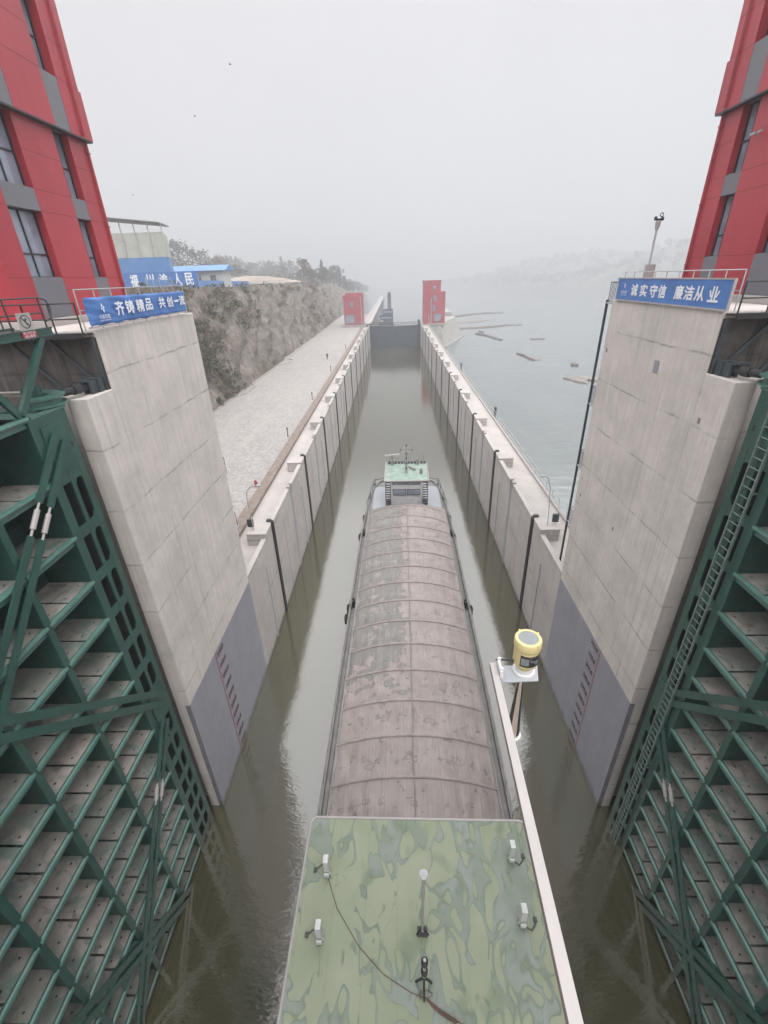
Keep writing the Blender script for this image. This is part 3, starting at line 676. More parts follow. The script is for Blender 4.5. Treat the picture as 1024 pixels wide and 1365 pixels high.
# ------------------------------------------------------------------ platforms and gear over the gates
for mx in (False, True):
    sd = 'framed signboard' if mx else 'cloth banner'
    t = thing('access_platform', 'black railed steel platform braced off the pier shoulder beside the ' + sd, 'platform', (-12.6, 17.6, 27.4), None, mx)
    b = MB(mx); b.box(-16.5, -11.6, 17.25, 17.78, 27.36, 27.42); b.box(-16.5, -11.6, 17.2, 17.26, 27.27, 27.45); b.build('deck', 'black', t)
    b = MB(mx); railing(b, [(-16.4, 17.28, 27.42), (-13.6, 17.28, 27.42), (-11.65, 17.28, 27.42)], 1.02, .95, .028, 1)
    b.build('guardrail', 'black', t)
    b = MB(mx); b.box(-11.72, -11.6, 17.62, 17.74, ZS, 27.27); b.bar((-13.3, 17.68, 27.2), (-11.8, 17.68, ZS + .08), .1, .1, (0, 1, 0)); b.bar((-14.9, 17.68, 27.2), (-13.4, 17.68, ZS + .08), .1, .1, (0, 1, 0))
    b.build('bracing', 'dark', t)
    # walkway along the top of the gate leaf
    t = thing('gate_walkway', 'green steel walkway beam above the gate leaf on the side of the ' + sd, 'walkway', (-12.4, 10, 27.5), None, mx)
    b = MB(mx); b.box(-11.98, -11.86, 2.2, 16.1, 27.52, 27.56); b.box(-11.94, -11.9, 2.2, 16.1, 27.56, 27.74); b.box(-11.98, -11.86, 2.2, 16.1, 27.74, 27.78); b.box(-13.3, -13.18, 2.2, 16.1, 27.52, 27.78)
    b.build('beam', 'green', t)
    b = MB(mx); b.box(-13.17, -11.99, 2.2, 16.0, 27.68, 27.72); b.build('grating', 'dark', t)
    for y in (13.5, 8.5, 3.4):
        b = MB(mx)
        b.bar((-11.92, y, 25.45), (-11.92, y + 2.0, 27.5), .2, .12, (1, 0, 0)); b.bar((-11.92, y - .1, 25.45), (-11.92, y - 1.4, 27.5), .2, .12, (1, 0, 0)); b.bar((-12.05, y, 25.45), (-13.2, y - .3, 27.5), .16, .12, (1, 0, 0))
        b.build('strut', 'green', t)
    b = MB(mx); railing(b, [(-11.93, 2.3, 27.78), (-11.93, 15.95, 27.78)], .9, 1.5, .026, 1)
    b.tube([(-11.93, 15.95, 28.68), (-11.93, 16.3, 28.6), (-11.93, 16.42, 28.35), (-11.93, 16.3, 28.05), (-11.93, 15.97, 27.95)], .026, 6)
    b.build('guardrail', 'black', t)
    # hinge gear: curved yoke and tie bar to the anchor on the shoulder
    t = thing('anchor_linkage', 'dark green hinge yoke and tie bar on the concrete shoulder under the %s end' % sd, 'hinge gear', (-12.6, 16, 25.3), None, mx)
    b = MB(mx)
    arc = [(-12.75 + .95 * math.cos(a_), 15.25 + .95 * math.sin(a_)) for a_ in [R(-60 + 24 * i) for i in range(9)]]
    inn = [(-12.75 + .45 * math.cos(a_), 15.25 + .45 * math.sin(a_)) for a_ in [R(132 - 24 * i) for i in range(9)]]
    b.ext([(x, y, 25.62) for x, y in arc + inn], (0, 0, .07)); b.ext([(x, y, 25.36) for x, y in arc + inn], (0, 0, .06))
    arc2 = [(-12.75 + .8 * math.cos(a_), 15.25 + .8 * math.sin(a_)) for a_ in [R(-60 + 24 * i) for i in range(9)]]
    b.ext([(x, y, 25.42) for x, y in arc2 + inn], (0, 0, .2)); b.build('yoke', 'greenlt', t)
    b = MB(mx); b.tube([(-12.2, 15.95, 25.62), (-12.0, 16.45, 25.62)], .14, 10); b.tube([(-12.06, 16.3, 25.62), (-11.98, 16.6, 25.62)], .18, 10); b.bar((-12.0, 16.55, 25.62), (-11.85, 17.0, 25.62), .16, .2)
    b.build('tie_bar', 'black', t)
    b = MB(mx); b.box(-12.05, -11.95, 16.85, 17.5, 25.36, 25.8); b.box(-11.8, -11.7, 16.85, 17.5, 25.36, 25.8); b.box(-12.1, -11.65, 17.25, 17.55, 25.335, 25.85); b.box(-12.3, -11.75, 16.7, 17.0, 25.8, 25.86); b.build('anchor_bracket', 'dark', t)
    b = MB(mx); b.box(-13.6, -12.2, 14.4, 15.9, 25.3, 25.36); b.tube([(-12.75, 15.25, 25.3), (-12.75, 15.25, 25.95)], .3, 14); b.build('pivot', 'green', t)

sg = thing('warning_sign', 'white no climbing sign with red text panel on the left walkway rail', 'sign', (-11.86, 15, 27.6))
b = MB(); b.box(-11.88, -11.865, 14.70, 15.30, 27.78, 28.28); b.build('plate', 'white', sg)
b = MB(); b.box(-11.88, -11.864, 14.70, 15.30, 27.54, 27.779); b.build('text_panel', M['redfar'], sg)
b = MB(); cir = [(math.cos(a_ * math.pi / 16), math.sin(a_ * math.pi / 16)) for a_ in range(32)]
b.mesh([(-11.861, 15 + .22 * c, 28.03 + .2 * s) for c, s in cir] + [(-11.861, 15 + .19 * c, 28.03 + .17 * s) for c, s in cir], [(i, (i + 1) % 32, 32 + (i + 1) % 32, 32 + i) for i in range(32)])
b.bar((-11.861, 14.86, 28.17), (-11.861, 15.14, 27.89), .003, .035, (0, 1, 1)); b.tube([(-11.861, 15.03, 28.13), (-11.861, 15.0, 28.03), (-11.861, 15.05, 27.93)], .02, 6); b.tube([(-11.861, 14.93, 28.1), (-11.861, 15.0, 28.06), (-11.861, 15.08, 28.1)], .014, 6)
b.build('pictogram', 'black', sg)
b = MB(); text_mb(b, '非工作人员', (-11.86, 14.74, 27.67), (0, 1, 0), .52, .085, bold=.02); text_mb(b, '禁止攀登', (-11.86, 14.78, 27.565), (0, 1, 0), .44, .085, bold=.02); b.build('lettering', 'letter', sg, recalc=False)

# ------------------------------------------------------------------ mitre gate leaves, open in their recesses
GZ = [25.3, 23.05, 20.95, 19.0, 17.2, 15.38, 13.72, 12.05, 10.46, 8.77, 7.33, 5.82, 4.46, 3.1, 1.72, .42, -.9]
DY = [.85, 3.4, 5.98, 8.52, 11.13, 13.68]
XF, XB = -11.93, -13.65
for mx in (False, True):
    t = thing('mitre_gate_leaf', 'dark green ribbed steel gate leaf standing open, ' + ('with the climbing ladder up its end post' if mx else 'without a ladder, below the no climbing sign'),
              'lock gate', (-12.6, 8, 0), None, mx)
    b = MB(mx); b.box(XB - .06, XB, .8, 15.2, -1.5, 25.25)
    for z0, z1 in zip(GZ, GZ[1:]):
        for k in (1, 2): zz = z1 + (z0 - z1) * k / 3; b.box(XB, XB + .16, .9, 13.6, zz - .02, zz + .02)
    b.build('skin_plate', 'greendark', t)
    for gi, z in enumerate(GZ):
        b = MB(mx)
        for y0, y1 in zip(DY, DY[1:]):
            ym = (y0 + y1) / 2
            b.box(XB, XF - .02, y0 + .03, ym - .04, z - .03, z, 0); b.box(XB, XF - .02, ym + .04, y1 - .03, z - .03, z, 0)
            for yy_, n_ in ((y0 + .65, 1), (y1 - .65, 2)):
                for q in range(n_):
                    y_ = yy_ + (q - .5) * .75 * (n_ - 1)
                    b.mesh([(-12.35 + .042 * c, y_ + .042 * s, z + .003) for c, s in cir[::4]], [tuple(range(8))], 1)
        go = b.build('girder', ['web', 'black'], t)
        b = MB(mx)
        for y0, y1 in zip(DY, DY[1:]):
            b.tube([(XF, y0 + .05, z + .0), (XF, y1 - .05, z + .0)], .1, 8); b.box(XF - .06, XF - .03, y0 + .05, y1 - .05, z - .26, z - .03)
        b.build('flange', 'greenlt', go, smooth=True)
    for y in DY:
        b = MB(mx); b.box(XB, XF - .0, y - .02, y + .02, -1.4, 25.2); b.box(XF - .02, XF + .05, y - .13, y + .13, -1.4, 25.25)
        b.build('diaphragm', 'green', t)
    b = MB(mx)     # end post: lattice face with openings between gusseted cross bands
    b.box(XF - .03, XF + .03, 15.05, 15.37, -1.5, 25.25); b.box(XF - .03, XF + .03, 14.44, 14.62, -1.5, 23.3); b.box(XF - .03, XF + .03, 13.82, 13.98, -1.5, 23.3)
    b.box(XF - .03, XF + .034, 13.82, 15.05, 23.25, 25.25)
    b.box(XB, XF - .03, 15.33, 15.37, -1.5, 25.2)
    for z in GZ[1:]:
        for y0, y1 in ((13.98, 14.44), (14.62, 15.05)):
            h = .22
            b.box(XF - .03, XF + .02, y0, y1, z - h, z + h)
            for sy, yc in (((1, y0), (-1, y1)) if y0 > 14.5 else ()):
                for sz in (1, -1): b.ext([(XF - .03, yc, z + sz * h), (XF - .03, yc + sy * (.14 if sy * sz < 0 else .07), z + sz * h), (XF - .03, yc, z + sz * (h + (.22 if sy * sz < 0 else .1)))], (.05, 0, 0))
    b.build('end_post', 'green', t)
    b = MB(mx); b.box(XF - .5, XF - .46, 13.75, 15.3, -1.4, 25.1); b.box(XF - .46, XF - .035, 15.29, 15.325, -1.4, 25.1); b.box(XF - .46, XF - .035, 14.52, 14.54, -1.4, 23.2)  # black sheets behind the openings, painting the shade inside the post
    for yz in ((14.93, 24.75), (15.1, 24.0)): b.mesh([(XF + .04, yz[0] + .09 * c, yz[1] + .11 * s) for c, s in cir[::2]], [tuple(range(16))])  # flat black discs for the dark of the round holes
    b.build('post_shade_sheet', 'black', t)
    b = MB(mx); b.box(XF - .1, XF + .06, 13.75, 15.42, 25.25, 25.33); b.box(XB, XF - .1, .9, 15.42, 25.24, 25.3); b.build('top_plate', 'greenlt', t)
    def brace(p, q, turn, off):
        (y0, z0), (y1, z1) = p, q
        d = Vector((0, y1 - y0, z1 - z0)).normalized(); nrm = Vector((0, -d.z, d.y)) * off
        P, Q = Vector((XF + .15, y0, z0)) + nrm, Vector((XF + .15, y1, z1)) + nrm
        b = MB(mx)
        if turn is None: b.bar(P, Q, .3, .05, (1, 0, 0)); return b.build('brace', 'green', t)
        A, B_ = P.lerp(Q, turn - .03), P.lerp(Q, turn + .03)
        b.bar(P, A, .26, .06, (1, 0, 0)); b.bar(B_, Q, .26, .06, (1, 0, 0)); o = b.build('brace', 'green', t)
        b = MB(mx); A2, B2 = P.lerp(Q, turn - .03), P.lerp(Q, turn + .03)
        b.tube([A2, A2.lerp(B2, .2), A2.lerp(B2, .21), A2.lerp(B2, .79), A2.lerp(B2, .8), B2], [.04, .04, .085, .085, .04, .04], 8); b.build('turnbuckle', 'white', o, smooth=True)
        return o
    for off in (-.24, .24):
        brace((14.55, 24.4), (1.2, 11.3), .16, off)
        brace((14.75, 11.3), (1.2, 24.8), None, off)
        brace((14.4, 10.2), (4.4, -2.0), .2, off)
        brace((13.0, -1.4), (.9, 10.4), None, off)
    MB(mx).box(XF + .03, XF + .08, 14.0, 15.2, 10.2, 12.0).build('gusset', 'green', t); MB(mx).box(XF + .03, XF + .08, 13.95, 15.0, 23.3, 24.9).build('gusset', 'green', t)
    b = MB(mx); b.ext([(XF + .03, 6.9, 5.0), (XF + .03, 8.2, 4.2), (XF + .03, 8.7, 3.0), (XF + .03, 7.0, 3.2)], (.05, 0, 0)); b.build('gusset', 'green', t)
    if mx:
        b = MB(mx)
        for y in (14.02, 14.52): b.box(XF + .16, XF + .24, y - .03, y + .03, -.8, 25.2)
        for i in range(74): z = -.6 + i * .35; b.tube([(XF + .2, 14.02, z), (XF + .2, 14.52, z)], .022, 6)
        for z in (2, 7, 12, 17, 22):
            for y in (14.02, 14.52): b.box(XF + .02, XF + .18, y - .02, y + .02, z, z + .06)
        b.build('ladder', 'ladder', t)

# ------------------------------------------------------------------ stair towers at the far corners of the piers
for mx in (False, True):
    px = -12.0 if mx else -12.15
    t = thing('access_stair', ('thin dark steel post stair hanging on the outer corner of the signboard pier' if mx else 'dark steel stair mostly hidden behind the cloth banner pier'), 'stair', (px, 27.6, 8.9), None, mx)
    b = MB(mx)
    for x, y_ in (((px, 28.8),) if mx else ()) + ((px - 4.3, 28.8), (px - 4.3, 27.5)): b.box(x - .06, x + .06, y_ - .06, y_ + .06, 8.91, 27.4 if mx else 17.2)
    b.build('post', 'dark', t)
    for z in (12.9, 17.2, 21.4, 27.2):
        if not mx and z > 18: continue
        b = MB(mx); b.box(px - 4.4, px + .06, 27.45, 28.8, z, z + .08); po = b.build('landing', 'plate', t)
        b = MB(mx)
        for i in range(8): b.tube([(px - .0 + .0, 27.5 + i * .17, z + .08), (px, 27.5 + i * .17, z + 1.1)], .016, 5)
        for i in range(10): b.tube([(px - .02 - i * .42, 28.75, z + .08), (px - .02 - i * .42, 28.75, z + 1.1)], .016, 5)
        b.tube([(px, 27.48, z + 1.1), (px, 28.75, z + 1.1), (px - 3.9, 28.75, z + 1.1)], .022, 6)
        b.build('guardrail', 'dark', po)
    lv = [8.92, 12.9, 17.2, 21.4] + ([27.2] if mx else [])
    for i, (z0, z1) in enumerate(zip(lv, lv[1:])):
        b = MB(mx); n_ = round((z1 - z0) / .26)
        xa, xb = (px - .1, px - 3.6) if i % 2 == 0 else (px - 3.6, px - .4)
        yc = 27.75 if i % 2 == 0 else 28.4
        for k in range(n_):
            f = (k + .5) / n_; x_, z_ = xa + (xb - xa) * f, z0 + (z1 - z0) * f
            b.box(x_ - .12, x_ + .12, yc - .3, yc + .3, z_ - .02, z_ + .02); b.box(x_ - .1, x_ + .12, yc - .32, yc - .3, z_ - .16, z_ + .02)
        for y_ in (yc - .33, yc + .33): b.bar((xa, y_, z0 - .05), (xb, y_, z1 - .05), .04, .16)
        b.tube([(xa, yc - .33, z0 + .9), (xb, yc - .33, z1 + .9)], .02, 6)
        b.build('flight', 'black', t)

# lamps standing on the chamber walls
for mx in (False, True):
    t = thing('lamp_post', 'slim pale lamp post with curved arm on the ' + ('river side' if mx else 'apron side') + ' chamber wall', 'lamp post', (-12.6, 33.1, 10.2), None, mx)
    b = MB(mx); pts = [(-12.6, 33.1, 8.91), (-12.68, 33.1, 11), (-12.74, 33.1, 13.0), (-12.62, 33.1, 13.75), (-12.3, 33.1, 14.1), (-11.7, 33.1, 14.22)]
    if mx: pts = [(-12.3, 33.1, 8.91), (-12.2, 33.1, 11.2), (-12.0, 33.1, 13.6), (-11.7, 33.1, 14.4), (-11.4, 33.1, 14.55)]
    b.tube(pts, .035, 8); b.build('pole', 'rail', t, smooth=True)
    b = MB(mx); q = pts[-1]; b.box(q[0] - .1, q[0] + .3, q[1] - .09, q[1] + .09, q[2] - .06, q[2] + .03); b.build('lamp_head', 'plate', t)
    b = MB(mx); b.box(-12.8 - .4, -12.3 - .4, 33.3, 33.5, 10.23, 10.95); b.build('control_box', 'dark', t)

# camera pole on the right pier
t = thing('camera_pole', 'grey surveillance camera pole with white box behind the signboard', 'camera pole', (12.85, 26.6, 27.5))
b = MB(); b.tube([(12.85, 26.6, ZT), (12.85, 26.6, 30.6)], .05, 10); b.build('pole', 'rail', t, smooth=True)
b = MB(); b.box(12.6, 13.05, 26.3, 26.5, 28.45, 29.1); b.build('cabinet', 'white', t)
b = MB(); b.tube([(12.85, 26.6, 30.6), (12.85, 26.6, 30.7), (12.85, 26.6, 30.95), (12.85, 26.6, 31.0)], [.07, .1, .13, .1], 12); b.build('camera_body', 'white', t)
b = MB(); b.tube([(12.65, 26.6, 31.1), (12.73, 26.6, 31.1)], .09, 10); b.tube([(12.98, 26.6, 31.08), (13.06, 26.6, 31.08)], .09, 10); b.tube([(12.73, 26.6, 31.05), (12.98, 26.6, 31.05)], .05, 8)
b.tube([(12.95 + .08 * math.cos(i * .6), 26.6, 31.25 + .08 * math.sin(i * .6)) for i in range(11)], .02, 6); b.build('lens', 'black', t)
# ================================================================== THE CARGO BOAT (built in its own frame, then turned a little)
boat = thing('cargo_boat', 'long grey cargo boat with a ribbed tarpaulin hold and green roofed deckhouses', 'boat')
def outline(k=0):
    L = [(-5.35, -9), (-5.5, 8), (-5.58, 24), (-5.55, 46), (-5.3, 53), (-4.9, 58.5), (-4.2, 61.5), (-2.4, 63.2), (0, 63.8)]
    L = [(x * (1 - k / 5.5), y - (k if y > 60 else 0)) for x, y in L]
    return L + [(-x, y) for x, y in reversed(L[:-1])]
ol = outline()
b = MB(); b.ext([(x, y, -2.4) for x, y in ol], (0, 0, 3.95)); b.build('hull', 'hull', boat, bevel=.04)
b = MB()
inn = outline(.16)
n = len(ol)
for i in range(n - 1):
    (x0, y0), (x1, y1), (u0, v0), (u1, v1) = ol[i], ol[i + 1], inn[i], inn[i + 1]
    b.mesh([(x0, y0, 1.56), (x1, y1, 1.56), (u1, v1, 1.56), (u0, v0, 1.56), (x0, y0, 1.86), (x1, y1, 1.86), (u1, v1, 1.86), (u0, v0, 1.86)], [(0, 1, 5, 4), (2, 3, 7, 6), (4, 5, 6, 7), (0, 3, 2, 1)])
b.build('gunwale', 'hull', boat)
b = MB()
for s in (-1, 1):
    xs_ = lambda y: s * (5.42 if y < 46 else 5.42 - (y - 46) * .035)
    for i in range(27): y = 9 + i * 1.8; b.tube([(xs_(y), y, 1.8), (xs_(y), y, 2.62)], .018, 5)
    for z in (2.2, 2.62): b.tube([(xs_(y), y, z) for y in (8.5, 20, 30, 40, 46, 56)], .018, 5)
    b.box(s * 5.2 - .1, s * 5.2 + .1, 9, 48, 1.6, 1.66)
b.build('side_rail', 'hull', boat)
b = MB(); b.tube([(-4.7, 60.3, 2.65), (-2.9, 60.9, 2.65)], .05, 6); b.tube([(4.7, 60.3, 2.65), (2.9, 60.9, 2.65)], .05, 6)
for s in (-1, 1):
    b.tube([(s * 5.25, 53, 2.6), (s * 4.85, 58.3, 2.6), (s * 4.7, 60.3, 2.65)], .045, 6)
    for x, y in ((5.25, 53), (4.85, 58.3), (4.7, 60.3), (2.9, 60.9), (5.0, 56)): b.tube([(s * x, y, 1.8), (s * x, y, 2.65)], .04, 6)
b.build('stern_rail', 'black', boat)
b = MB(); b.box(-4.95, -4.7, 11, 51.2, 1.56, 2.28); b.box(4.7, 4.95, 11, 51.2, 1.56, 2.28); b.box(-4.7, 4.7, 51.0, 51.25, 1.56, 2.3); b.build('coaming', 'hull', boat)
# tarpaulin over the hold: arched, sagging a little between the hoops
HY = [15.8 + 2.66 * i for i in range(14)]
def arch(x): return 2.28 + 1.12 * (1 - (abs(x) / 4.85) ** 2.2)
vs = []; fs = []; nx, nyy = 60, 320
for i in range(nyy + 1):
    y = 9.5 + (51.4 - 9.5) * i / nyy
    dh = min(abs(y - h) for h in HY)
    sag = -.27 * min(1, (dh / 1.15)) ** .75
    if y < 15.8: sag = -.11 * min(1, (15.8 - y) / 1.0) ** .6
    for j in range(nx + 1):
        x = -4.9 + 9.8 * j / nx
        z = arch(x) + sag * (1 - (abs(x) / 4.9) ** 4) + .035 * fbm(x * 1.3, y * .5, 1, 3) * min(1, dh * 2)
        z += .02 * math.sin(x * 6.7 + .6 * fbm(x, y * .2, 3, 2)) * min(1, dh * 1.6)
        if y < 15.5 and abs(x) > 1.6: z += .05 * math.sin((x * 3.3 - math.copysign(1, x) * y * .8) * 2.2 + fbm(x, y * .3, 9, 2) * 2) * min(1, (15.5 - y) / 1.5) * min(1, (abs(x) - 1.6))
        vs.append((x, y, z))
for i in range(nyy):
    for j in range(nx):
        q = i * (nx + 1) + j; fs.append((q, q + 1, q + nx + 2, q + nx + 1))
tp = MB().mesh(vs, fs).build('tarpaulin', 'tarp', boat, smooth=True, recalc=False)
so_ = tp.modifiers.new('thickness', 'SOLIDIFY'); so_.thickness = .02
for y in HY:
    b = MB(); pts = [(-4.88 + 9.76 * i / 24, y, arch(-4.88 + 9.76 * i / 24) - .005) for i in range(25)]
    b.tube(pts, .085, 8); b.build('hoop', 'hoop', tp, smooth=True)
b = MB(); b.tube([(.02 * math.sin(y), y, arch(0) + .0 - .06 * min(1, min(abs(y - h) for h in HY))) for y in [9.6 + .5 * i for i in range(84)]], .03, 6); b.build('centre_rope', 'hull', tp)
rl = random.Random(3)
for s in (-1, 1):
    b = MB()
    for i in range(88):
        y = 11 + i * .455; q = s * 4.87
        b.tube([(q, y, 2.32), (s * 5.0, y + .12 + rl.uniform(-.08, .08), 2.0), (s * 5.02, y + .22, 1.9)], .014, 4)
    b.tube([(s * 5.0, y, 2.0 + .03 * math.sin(y * 3)) for y in [11 + .8 * i for i in range(51)]], .018, 5)
    b.build('lashing', 'white', tp)
def torus(mb, c, R_, r_, ax):
    c, ax = Vector(c), Vector(ax).normalized(); a = Vector((0, 0, 1)); s = ax.cross(a).normalized()
    mb.tube([c + a * math.cos(i * math.pi / 8) * R_ + s * math.sin(i * math.pi / 8) * R_ for i in range(17)], r_, 8)
for x, y in ((-5.62, 45.8), (5.5, 45.6), (-5.62, 32.8), (5.6, 32.6), (-5.05, 56.0), (5.05, 55.4), (-4.6, 60.4), (4.6, 60.2), (-5.45, 50.5), (5.4, 50.2), (-5.68, 31.4)):
    b = MB(); s = 1 if x > 0 else -1
    torus(b, (x + s * .05, y, 1.5), .34, .15, (1, 0, 0)); b.tube([(x, y, 1.8), (x - s * .15, y, 2.5)], .03, 5)
    b.build('tyre_fender', 'rubber', boat, smooth=True)
for x, y in ((-5.2, 46.2), (5.15, 46.0), (-5.25, 33.2), (5.2, 33.0)):
    b = MB(); b.tube([(x, y - .2, 1.6), (x, y - .2, 2.3)], .12, 8); b.tube([(x, y + .25, 1.6), (x, y + .25, 2.3)], .12, 8); b.box(x - .2, x + .2, y - .45, y + .5, 1.57, 1.66); b.build('bollard', 'black', boat)
# near deckhouse under the wide wet roof
dh = MB(); dh.box(-4.3, 4.3, -7, 10.7, 1.56, 7.85); dho = dh.build('deckhouse', 'boatwhite', boat)
def rrect(x0, x1, y0, y1, r):
    p = []
    for cx_, cy_, a0 in ((x1 - r, y1 - r, 0), (x0 + r, y1 - r, 90), (x0 + r, y0 + r, 180), (x1 - r, y0 + r, 270)):
        for i in range(6): a_ = R(a0 + 18 * i); p.append((cx_ + r * math.cos(a_), cy_ + r * math.sin(a_)))
    return p
ro = rrect(-4.62, 4.62, -7.5, 11.1, .28)
b = MB(); b.ext([(x, y, 7.86) for x, y in ro], (0, 0, .14)); rf = b.build('roof', 'roof', dho)
b = MB(); b.tube([(x, y, 8.0) for x, y in ro + ro[:1]], .055, 8); b.build('roof_rim', 'white', rf, smooth=True)
for x, y in ((-3.63, 9.1), (-3.6, 7.1), (3.72, 9.75), (3.68, 7.72)):
    s = 1 if x > 0 else -1
    b = MB(); b.box(x - .1, x + .1, y - .17, y + .13, 8.08, 8.98); b.box(x - .1, x + .1, y - .28, y - .2, 8.1, 8.3)
    for q in (-.1, .1): b.tube([(x + q, y - .1, 8.0), (x + q, y - .1, 8.1)], .04, 6)
    o_ = b.build('roof_box', 'boatwhite', boat, bevel=.015)
    b = MB(); b.tube([(x + s * .1, y - .24, 8.12), (x + s * .3, y - .3, 8.03), (x + s * .48, y - .12, 8.05), (x + s * .5, y + .1, 8.02)] if s > 0 else [(x - .1, y + .1, 8.4), (x - .3, y + .12, 8.1), (x - .45, y + .06, 8.02)], .025, 6)
    b.box(x + s * .5 - .06, x + s * .5 + .06, y - .06, y + .08, 8.001, 8.08); b.build('cable', 'cabletan', o_)
b = MB(); b.tube([(0.06, 7.3, 8.0), (0.06, 7.3, 12.0)], .05, 10); mo = b.build('mast', 'white', boat, smooth=True)
b = MB(); b.tube([(.06, 7.3, 12.0), (.06, 7.3, 12.06), (.06, 7.3, 12.12)], [.14, .155, .12], 16); b.build('lamp', 'boatwhite', mo, smooth=True)
b = MB(); b.tube([(.06, 7.3, 12.121), (.06, 7.3, 12.14)], .09, 12); b.build('lens', 'plate', mo)
b = MB(); b.box(-.12, .24, 7.15, 7.45, 8.0, 8.04); b.bar((-.15, 7.2, 8.05), (.06, 7.3, 8.4), .04, .04); b.bar((.28, 7.2, 8.05), (.06, 7.3, 8.4), .04, .04); b.build('foot', 'black', mo)
b = MB(); b.tube([(.05, 5.85, 8.0), (.05, 5.85, 10.2)], .03, 8); lo = b.build('signal_mast', 'dark', boat)
for z in (9.25, 9.95):
    b = MB(); b.tube([(.05, 5.85, z), (.05, 5.85, z + .06), (.05, 5.85, z + .07), (.05, 5.85, z + .2), (.05, 5.85, z + .21), (.05, 5.85, z + .26)], [.11, .11, .08, .08, .11, .06], 12, 0); b.build('lantern', ['black'], lo)
    b = MB(); b.tube([(.05, 5.85, z + .262), (.05, 5.85, z + .3)], .05, 8); b.tube([(.05, 5.85, z - .3), (.05, 5.85, z - .1)], .05, 8); b.build('lantern_cap', 'white', lo)
b = MB()
for a_ in range(3): b.bar((.05 + .3 * math.cos(a_ * 2.1 + .5), 5.85 + .3 * math.sin(a_ * 2.1 + .5), 8.02), (.05, 5.85, 8.9), .06, .06)
b.build('tripod', 'black', lo)
b = MB(); b.tube([(-3.55, 8.8, 8.02), (-3.1, 7.9, 8.02), (-2.2, 6.85, 8.02), (-1.3, 6.15, 8.02), (-.4, 5.75, 8.02), (.1, 5.6, 8.03)], .013, 6); b.build('roof_cable', 'wire', boat)
b = MB()
for q in range(3): b.tube([(.1 + q * .03, 5.6, 8.03), (.5, 5.3 + q * .05, 8.03), (1.1, 5.05 + q * .04, 8.03), (1.7, 4.75, 8.03)], .018, 5)
b.tube([(.1 + .22 * math.cos(a_ * .5), 5.7 + .1 * math.sin(a_ * .5), 8.03 + .01 * a_) for a_ in range(14)], .012, 5)
b.build('loose_rope', 'wire', boat)
b = MB(); b.tube([(1.05, 4.72, 8.0), (1.05, 4.72, 8.7)], .15, 12); b.tube([(1.05, 4.72, 8.7), (1.05, 4.72, 8.8)], [.2, .1], 12); b.build('vent_pipe', 'boatwhite', boat, smooth=True)
# far wheelhouse
b = MB(); b.box(-2.7, 2.7, 53.3, 59, 1.56, 2.9); b.box(-2.0, 2.0, 53.3, 59, 2.9, 5.45); b.box(-2.0, 2.0, 53.2, 53.3, 4.36, 4.95)
wh = b.build('wheelhouse', 'boatwhite', boat)
for z0, z1 in ((4.97, 5.4), (3.5, 4.34)):
    for x0, x1 in ((-1.75, -.08), (.08, 1.75)):
        b = MB(); b.box(x0, x1, 53.18, 53.29, z0, z1); wo = b.build('window', 'frame', wh)
        b = MB(); b.box(x0 + .06, x1 - .06, 53.16, 53.179, z0 + .06, z1 - .06); b.build('pane', 'glass', wo)
for s in (-1, 1):
    b = MB()
    for q in (2.1, 2.75): b.bar((s * q, 53.0, 1.6), (s * q, 53.25, 5.4), .06, .1)
    for i in range(11): z = 1.9 + i * .33; b.box(s * 2.43 - .3, s * 2.43 + .3, 52.95 + i * .025, 53.2 + i * .025, z, z + .07)
    b.build('ladder', 'black', wh)
b = MB(); b.box(-2.85, 2.85, 52.95, 59.3, 5.46, 5.6); r2 = b.build('roof', 'mint', wh)
b = MB(); b.tube([(-2.85, 52.95, 5.62), (2.85, 52.95, 5.62), (2.85, 59.3, 5.62), (-2.85, 59.3, 5.62), (-2.85, 52.95, 5.62)], .11, 8); b.build('roof_rim', 'white', r2)
b = MB()
for i in range(12):
    x = -2.5 + i * .45; b.box(x, x + .28, 59.0, 59.2, 5.6, 5.95)
b.build('life_jacket_box', 'dark', r2)
b = MB(); b.tube([(0, 55.8, 5.6), (0, 56.0, 9.2)], [.22, .1], 8); b.bar((-.75, 55.95, 8.5), (.75, 55.95, 8.5), .08, .08); b.bar((-.4, 55.95, 9.0), (.4, 55.95, 9.0), .08, .08); mm = b.build('mast', 'white', boat)
b = MB()
for z in (6.2, 6.9, 7.6, 8.2): b.box(-.1, .1, 55.55, 55.72, z, z + .22)
for x, z in ((-.75, 8.55), (.75, 8.55), (0, 9.2)): b.tube([(x, 55.95, z), (x, 55.95, z + .35)], .07, 6)
b.build('lantern', 'black', mm)
b = MB(); b.tube([(-1.9, 58.6, 5.6), (-1.9, 58.6, 6.9)], .12, 8); b.box(-2.2, -1.6, 58.4, 58.8, 6.0, 6.3); ra = b.build('radar_pedestal', 'hull', boat)
b = MB(); b.obox((-1.95, 58.6, 7.05), ((1.0, .25, 0), (-.03, .12, 0), (0, 0, .1))); b.build('radar_bar', 'white', ra)
for pts, r_, nm in (([(1.95, 55.4, 5.6), (1.95, 55.4, 6.3)], .2, 'vent_pipe'), ([(1.6, 58.6, 5.6), (1.6, 58.6, 6.5)], .15, 'vent_pipe'), ([(.4, 57.5, 5.75), (1.2, 56.5, 5.75)], .16, 'life_raft'), ([(-2.3, 58.8, 5.6), (-2.3, 58.8, 7.2)], .03, 'antenna'), ([(2.4, 58.8, 5.6), (2.4, 58.8, 7.3)], .03, 'antenna')):
    MB().tube(pts, r_, 8).build(nm, 'hull', r2)
MB().box(-4.6, -2.75, 52, 60, 1.57, 1.64).build('side_deck', 'plate', boat); MB().box(2.75, 4.6, 52, 60, 1.57, 1.64).build('side_deck', 'plate', boat)
